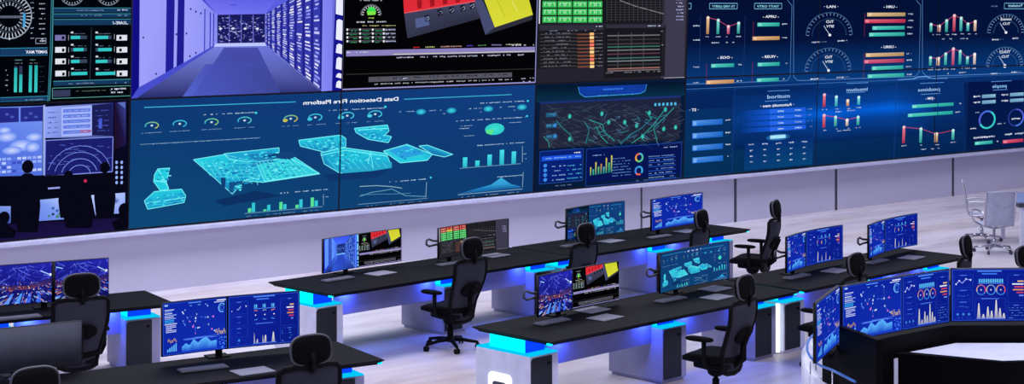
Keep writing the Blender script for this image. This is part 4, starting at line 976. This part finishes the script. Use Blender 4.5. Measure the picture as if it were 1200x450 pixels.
put_kb(934, 324, 9, 'keyboard before left of two all-blue monitors'); put_pad(979, 318, 12, 'grey notepad right of keyboard between the all-blue monitors')
put_kb(1027, 306.5, 9, 'keyboard before the all-blue monitor at desk end'); put_pad(1068, 302.5, 12, 'grey notepad at desk end near all-blue monitor')
put_kb(238, 432, -9, 'keyboard before large blue monitor on bottom left desk'); put_pad(296, 436, -5, 'grey notepad at edge of bottom left desk')
put_kb(22, 372, -8, 'keyboard at left edge before night city monitor')

# ------------------------------------------------------------------ task chairs
def task_chair():
    o = thing('task_chair', '', 'chair', (0, 0, 0), 0, 'black mesh task chairs')
    b = MB()
    b.lathe([(.03, .075), (.055, .085), (.055, .12), (.04, .135)], 16)
    for k in range(5):
        t = R(90+72*k); ct, st = math.cos(t), math.sin(t)
        b.tube([(ct*.03, st*.03, .105), (ct*.15, st*.15, .1), (ct*.31, st*.31, .075)], [.03, .026, .019], 8, flat=.8)
    b.build('star_base', M['plastic'], o)
    for k in range(5):
        t = R(90+72*k); ct, st = math.cos(t), math.sin(t)
        b = MB(); tr = t+.5
        rotm = Matrix.Rotation(tr, 4, 'Z') @ Matrix.Rotation(R(90), 4, 'X')
        for dz in (-.026, .006): b.lathe([(.022, dz), (.031, dz+.004), (.031, dz+.016), (.022, dz+.02)], 14, (ct*.31, st*.31, .0312), rotm)
        b.tube([(ct*.31, st*.31, .03), (ct*.31, st*.31, .075)], .009, 8)
        b.build('caster', M['rubber'], o)
    b = MB(); b.lathe([(.034, .1), (.034, .24), (.022, .245), (.022, .40)], 14); b.build('gas_lift', M['plastic'], o)
    b = MB(); b.prism([(-.17, -.2), (.17, -.2), (.2, 0), (.15, .17), (-.15, .17), (-.2, 0)], .355, .42, .02); b.lathe([(.05, .27), (.075, .29), (.1, .36)], 14); b.build('tilt_mechanism', M['plastic'], o)
    def seat(a, bb):
        x = (a-.5)*2; y = (bb-.5)*2
        xx = x*math.sqrt(max(0, 1-.32*y*y)); yy = y*math.sqrt(max(0, 1-.3*x*x))
        z = .475 - .05*max(0, yy-.45)**2*2.6 + .018*x*x - .012*(1-x*x)*(1-y*y)
        return (xx*.265, yy*.26+.03, z-.02), (0, 0, 1)
    b = MB(); b.slab(seat, 12, 12, lambda a, bb: .04+.075*(1-abs(2*a-1)**4)*(1-abs(2*bb-1)**4)); b.build('seat', M['fabric'], o)
    def prof(z):                         # back S-curve: y at height z
        t = (z-.52)/.5 if z > .52 else (z-.52)*.7
        return -.235 - .10*t - .05*math.sin(t*math.pi)*.5 + .05*math.cos(t*math.pi*1.4)*.4
    def half(z):
        t = (z-.52)/.5
        return .185+.08*math.sin(min(1, max(0, (z-.40)/.6))*math.pi*.62)
    Z0, Z1 = .33, 1.02
    loop = []
    for k in range(15): z = Z0+.02+(Z1-Z0-.06)*k/14; loop.append((half(z), z))
    loop += [(half(Z1)*.86, Z1-.008), (half(Z1)*.5, Z1), (0, Z1-.006)]
    full = [(x, z) for x, z in loop] + [(-x, z) for x, z in loop[::-1][1:]] + [(-.12, Z0-.005), (0, Z0-.015), (.12, Z0-.005)]
    P = [(x, prof(z)+.05*(abs(x)/.25)**2, z) for x, z in full]
    b = MB(); b.tube(P, .021, 8, True); back = b.build('backrest', M['plastic'], o)
    def meshf(a, bb):
        z = Z0+.005+(Z1-Z0-.03)*bb; x = (a-.5)*2*half(z)*.97; return (x, prof(z)+.05*(abs(x)/.25)**2, z), (0, 1, 0)
    b = MB(); b.slab(meshf, 12, 16, .006); b.build('back_mesh', M['mesh'], back, 'charcoal mesh panel')
    def lum(a, bb):
        z = .62+.15*bb; wd = .155*math.sqrt(max(.05, 1-(2*bb-1)**2*.75)); x = (a-.5)*2*wd
        return (x, prof(z)-.028+.05*(abs(x)/.25)**2, z), (0, 1, 0)
    b = MB(); b.slab(lum, 12, 8, .022); b.build('lumbar_pad', M['fabric'], back)
    b = MB(); b.tube([(0, -.05, .40), (0, -.2, .41), (0, -.29, .47), (0, prof(.6)-.045, .6), (0, prof(.75)-.05, .75)], [.03, .03, .026, .022, .016], 8, flat=1.5)
    b.build('back_spine', M['plastic'], o)
    yb = prof(1.0)
    b = MB(); b.tube([(0, yb-.01, .98), (0, yb-.03, 1.05), (0, yb-.01, 1.13)], [.026, .02, .02], 8, flat=.7); b.build('headrest_post', M['plastic'], o)
    tilt = Matrix.Rotation(R(-8), 4, 'X')
    b = MB(); b.ball((0, yb+.035, 1.14), .172, .05, .112, 3., 28, 16, tilt); hr = b.build('headrest', M['fabric'], o)
    ringp = []
    for k in range(32):
        t = 2*math.pi*k/32; e = 2/3.
        v = tilt @ Vector((.173*math.copysign(abs(math.cos(t))**e, math.cos(t)), -.012, .113*math.copysign(abs(math.sin(t))**e, math.sin(t)))); ringp.append((v.x, v.y+yb+.035, v.z+1.14))
    b = MB(); b.tube(ringp, .011, 6, True); b.build('headrest_backlit_rim', M['rim'], hr, 'grey rim imitating back-lit edge')  # grey tube imitates the back-lit edge of the headrest
    for s in (-1, 1):
        b = MB(); b.tube([(s*.12, -.03, .41), (s*.27, -.03, .43), (s*.3, -.03, .5), (s*.3, -.03, .645)], [.02, .02, .022, .024], 8)
        arm = b.build('armrest', M['plastic'], o)
        b = MB(); b.ball((s*.295, .02, .665), .05, .145, .024, 3, 20, 10); b.build('arm_pad', M['fabric'], arm)
    return o
chair0 = task_chair(); firstc = [True]
HB = (0, -.30)                            # headrest centre behind the column
def put_chair(px, py, rot, label, ztop=1.245):
    o = chair0 if firstc[0] else copy_tree(chair0); firstc[0] = False
    x, y = at(px, py, ztop); a = R(rot); c, s = math.cos(a), math.sin(a)
    o.location = (x-(HB[0]*c-HB[1]*s), y-(HB[0]*s+HB[1]*c), 0); o.rotation_euler = (0, 0, a); o['label'] = label
    return o
put_chair(552, 280, 12, 'black mesh chair before red and green grid monitor, whole base showing')
put_chair(95, 322, -10, 'black mesh chair facing night city monitor behind grey blank monitor')
put_chair(363, 394, -6, 'black chair with headrest before large blue monitor, bottom left desk')
put_chair(40, 432, -4, 'black chair in bottom left corner, headrest before blank grey monitor')
put_chair(685, 263, 14, 'black chair before split city map and factory monitor')
put_chair(821, 247, 20, 'black chair before farthest blue monitor by video wall')
put_chair(908, 235.5, 26, 'lone black chair against pale floor past end of far desk')
put_chair(872, 324, 16, 'black mesh chair before cyan factory monitor, armrest showing left')
put_chair(1002, 298, 12, 'black chair whose headrest rises just above console screens')
put_chair(1131, 277, 22, 'black chair at desk end, left of white chairs')
put_chair(1201, 289, 0, 'black chair cut off by right edge above console')

# ------------------------------------------------------------------ curved console
def cw(X, Y, z=0): x, y = cam2w(X, Y); return (x, y, z)
co = thing('console_desk', 'black and white curved console in bottom right corner', 'desk', cw(3.2, 13.2), 0)
oc = Vector(co.location)
def loc2(L): return [(Vector(cw(*p))-oc).to_2d() for p in L]
def cpart(name, pts, z0, z1, m, bev=.006, parent=None, label=None):
    b = MB(); b.prism([tuple(p) for p in loc2(pts)], z0, z1, bev); return b.build(name, m, parent or co, label)
cpart('screen_shelf', [(2.55, 12.845), (3.60, 13.685), (5.4, 13.70), (5.4, 14.0), (3.50, 14.0), (2.44, 13.1)], 0, 1.18, M['black'])
cpart('worktop', [(3.16, 13.255), (3.80, 12.89), (5.4, 13.12), (5.4, 13.615), (3.63, 13.615)], 1.02, 1.05, M['white_lac'], .004, None, 'white worktop')
cpart('front_panel', [(3.03, 13.17), (3.80, 12.83), (5.4, 13.06), (5.4, 13.11), (3.80, 12.88), (3.13, 13.22)], 0, 1.062, M['black'])
cpart('end_panel', [(2.475, 12.6), (2.65, 12.1), (2.70, 12.12), (2.525, 12.62)], 0, 1.38, M['black'])
b = MB(); p0, p1 = loc2([(2.985, 13.0), (3.02, 13.03)]); b.box(min(p0[0], p1[0]), min(p0[1], p1[1]), 0, max(p0[0], p1[0]), max(p0[1], p1[1]), 1.05, .004); b.build('edge_strip', M['white_lac'], co, 'white strip')
shell = [(2.90, 15.15), (2.66, 14.75), (2.50, 14.3), (2.41, 13.85), (2.38, 13.45), (2.41, 13.1), (2.47, 12.8)]
def smooth(P, n=5):
    out = []
    for i in range(len(P)-1):
        p0, p1, p2, p3 = P[max(i-1, 0)], P[i], P[i+1], P[min(i+2, len(P)-1)]
        for k in range(n):
            t = k/n; out.append(tuple(.5*(2*b_+(c_-a_)*t+(2*a_-5*b_+4*c_-d_)*t*t+(3*b_-a_-3*c_+d_)*t**3) for a_, b_, c_, d_ in zip(p0, p1, p2, p3)))
    return out+[P[-1]]
sh = smooth(shell)
inner = []
for i, p in enumerate(sh):
    q0, q1 = sh[max(i-1, 0)], sh[min(i+1, len(sh)-1)]; t = Vector((q1[0]-q0[0], q1[1]-q0[1])).normalized(); n = Vector((-t.y, t.x))
    inner.append((p[0]+n.x*.09, p[1]+n.y*.09))
b = MB(); A, I = loc2(sh), loc2(inner)
ring = []
for a_, i_ in zip(A, I): ring.append([b.bm.verts.new((p[0], p[1], z)) for p, z in ((a_, 0), (a_, .86), (i_, .84), (i_, 0))])
for r0, r1 in zip(ring, ring[1:]):
    for k in range(4): f = b.bm.faces.new((r0[k], r1[k], r1[(k+1) % 4], r0[(k+1) % 4])); f.smooth = True
b.bm.faces.new(ring[0]); b.bm.faces.new(ring[-1][::-1])
b.build('curved_shell', M['white_lac'], co, 'white curved outer shell')
rail = smooth([(2.66, 14.45, .99), (2.50, 14.0, 1.0), (2.40, 13.5, 1.0), (2.38, 12.95, 1.02), (2.40, 12.45, 1.08), (2.47, 11.98, 1.1)], 6)
b = MB(); b.tube([tuple(Vector(cw(*p))-oc) for p in rail], .010, 8); rl = b.build('tube_rail', M['blue_tube'], co, 'blue tubular rail')
for i in (2, 14, 24):
    p = rail[i]; v = Vector(cw(*p))-oc; b = MB(); b.tube([(v.x, v.y, 0), (v.x, v.y, v.z)], .007, 8); b.build('rail_post', M['chrome'], rl)
b = MB(); v0 = Vector(cw(2.39, 12.5))-oc; v1 = Vector(cw(2.53, 12.98))-oc
b.tube([(v0.x, v0.y, 1.175), (v1.x, v1.y, 1.15), (v1.x, v1.y, 1.0)], .02, 8); 
b.build('screen_arm', M['plastic'], co)
def con_mon(label, a, c, zb, h, pic, sag, **k):
    A, B = Vector(cw(*a)), Vector(cw(*c)); d = B-A
    return monitor(label, ((A+B)/2)[:2], math.degrees(math.atan2(d.y, d.x)), d.length, h, zb, pic, sag=sag, bracket=False, zdesk=1.18, foot=False, **k)
con_mon('narrow blue screen seen edgewise at left end of console', (2.2, 12.1), (2.525, 12.88), 1.205, .44, ONE(P_BL), .0)
con_mon('wide blue map and gauges screen angled on left of console', (2.535, 12.86), (3.585, 13.70), 1.205, .44, LR(P_BL, P_BR, .56), .02)
con_mon('wide blue screen facing forward on console at right edge', (3.615, 13.73), (4.98, 13.73), 1.205, .44, LR(P_BR, P_BL, .47), .02)

# ------------------------------------------------------------------ white meeting corner
def white_chair(label, X, Y, heading):
    x, y = cam2w(X, Y)
    o = thing('meeting_chair', label, 'chair', (x, y, 0), R(heading), 'white meeting chairs')
    prof = [(.26, .44), (.2, .455), (.0, .44), (-.16, .43), (-.215, .46), (-.235, .54), (-.25, .70), (-.275, .84), (-.31, .97)]
    ps = smooth(prof, 4)
    def f(a, bb):
        i = bb*(len(ps)-1); k = min(int(i), len(ps)-2); t = i-k
        yy = ps[k][0]+(ps[k+1][0]-ps[k][0])*t; zz = ps[k][1]+(ps[k+1][1]-ps[k][1])*t
        d = Vector((0, ps[k+1][0]-ps[k][0], ps[k+1][1]-ps[k][1])).normalized()
        return ((a-.5)*.46, yy, zz), (0, d.z, -d.y)
    b = MB(); b.slab(f, 4, 32, .014); sl = b.build('sling_seat', M['white_mesh'], o)
    b = MB()
    for bb in (.52, .78, .99): 
        p, n = f(.5, bb); b.tube([(-.22, p[1], p[2]), (.22, p[1], p[2])], .011, 8)
    b.build('seam_bar', M['white_mesh'], sl)
    for s in (-1, 1):
        b = MB(); b.tube([(s*.235, p[0], p[1]) for p in ps], .013, 8); b.build('side_rail', M['chrome'], o)
        b = MB(); b.tube(smooth([(s*.24, .16, .45), (s*.285, .17, .52), (s*.29, .15, .63), (s*.285, .02, .66), (s*.27, -.18, .655), (s*.24, -.243, .63)], 4), .012, 8); b.build('armrest', M['chrome'], o)
    b = MB(); b.tube([(-.235, -.1, .425), (0, -.03, .37), (.235, -.1, .425)], .013, 8); b.tube([(-.235, .16, .44), (0, .03, .37), (.235, .16, .44)], .013, 8); b.build('under_frame', M['chrome'], o)
    b = MB(); b.lathe([(.03, .09), (.03, .2), (.02, .21), (.02, .375)], 12); b.build('column', M['chrome'], o)
    b = MB(); b.lathe([(.03, .08), (.045, .09), (.045, .115), (.03, .125)], 12)
    for k in range(5):
        t = R(72*k+18); b.tube([(.03*math.cos(t), .03*math.sin(t), .105), (.3*math.cos(t), .3*math.sin(t), .075)], [.02, .013], 8)
    b.build('star_base', M['chrome'], o)
    for k in range(5):
        t = R(72*k+18); b = MB()
        b.lathe([(.02, -.018), (.029, -.014), (.029, .014), (.02, .018)], 12, (.3*math.cos(t), .3*math.sin(t), .0295), Matrix.Rotation(t+.4, 4, 'Z') @ Matrix.Rotation(R(90), 4, 'X'))
        b.tube([(.3*math.cos(t), .3*math.sin(t), .03), (.3*math.cos(t), .3*math.sin(t), .075)], .008, 6); b.build('caster', M['trim_dark'], o)
    return o
HD = 50.6-90
white_chair('white meeting chair with its back to camera, far right', 7.46, 25.75, HD+4)
white_chair('white meeting chair seen edgewise behind the other white chair', 7.62, 27.0, HD-103)
x, y = cam2w(7.98, 26.25)
t = thing('meeting_table', 'pale blue meeting table at right edge behind white chair', 'table', (x, y, 0), R(HD))
b = MB(); b.box(0, 0, .70, 2.4, 1.2, .74, .008); b.build('tabletop', M['glass_table'], t)
b = MB(); b.box(0.02, .02, .63, 2.38, 1.18, .70, .004); b.build('apron', M['mon_grey'], t)
for lx, ly in ((.06, .06), (2.28, .06), (.06, 1.08), (2.28, 1.08)):
    b = MB(); b.box(lx, ly, 0, lx+.06, ly+.06, .63, .004); b.build('leg', M['white_lac'], t)
b = MB(); b.box(.3, .35, 0, 1.1, .85, .60, .01); b.build('pedestal', M['white_lac'], t)

# ------------------------------------------------------------------ light
def area(name, loc, size, energy, col, rot=(0, 0, 0), sy=None):
    l = bpy.data.lights.new(name, 'AREA'); l.energy = energy; l.color = col; l.size = size
    if sy: l.shape = 'RECTANGLE'; l.size_y = sy
    o = bpy.data.objects.new(name, l); C.objects.link(o); o.location = loc; o.rotation_euler = rot; return o
for i, (x, y) in enumerate(((9, 17.4), (16, 17.2), (23, 17.2), (30, 16))):
    area('ceiling_or_fill_lamp', (x, y, 6.2), 5, (430, 320, 215, 150)[i], (.86, .86, 1.), sy=3)
for i, (x, y) in enumerate(((4.5, 11), (15, 6.5), (24, 10))):
    area('ceiling_or_fill_lamp', (x, y, (4.8, 6.2, 6.2)[i]), 5, (210, 120, 100)[i], (.78, .8, 1.), sy=3)  # first is an added fill, set low to brighten the white desk ends
x, y = cam2w(4.3, 12.6); area('ceiling_or_fill_lamp', (x, y, 5.6), 1.6, 210, (.86, .86, 1.), sy=1.2)  # added fill over the console, brightens its white worktop
for (x0, y0, rot, offs) in ((11.14, 13.9, RA, (.52, 1.74, 2.38, 3.24)), (14.97, 13.9, RA, (.52, 1.7, 2.35, 2.98)), (10.97, 10.5, RA, (.52, 1.76, 2.42, 3.3)), (14.91, 10.5, RA, (.52, 1.7, 2.35, 2.98)), (2.4, 16.4, RD_, (2.42, 3.26)), (2.9, 12.8, RD_, (2.42, 3.3))):
    for f_ in offs:
        px, py = rot2((x0+f_, y0+.36), rot); area('under_desk_lamp', (px, py, .66), .12, 3.2, (.05, .12, 1.), sy=.12)
w = bpy.data.worlds.new('World'); bpy.context.scene.world = w; w.use_nodes = True
w.node_tree.nodes['Background'].inputs[0].default_value = (.56, .58, 1., 1); w.node_tree.nodes['Background'].inputs[1].default_value = .28

# ------------------------------------------------------------------ camera
sc = bpy.context.scene
cd = bpy.data.cameras.new('Camera'); cam = bpy.data.objects.new('Camera', cd); C.objects.link(cam)
cd.sensor_width = 36; cd.sensor_fit = 'HORIZONTAL'; cd.lens = F/1200*36; cd.shift_y = -(225-HY)/1200; cd.clip_end = 200
cam.location = (0, 0, HC); cam.rotation_euler = (R(90), 0, TH-R(90))
sc.camera = cam
vs = sc.view_settings; vs.view_transform = 'Standard'; vs.look = 'None'; vs.exposure = 0; vs.gamma = 1; vs.use_curve_mapping = False
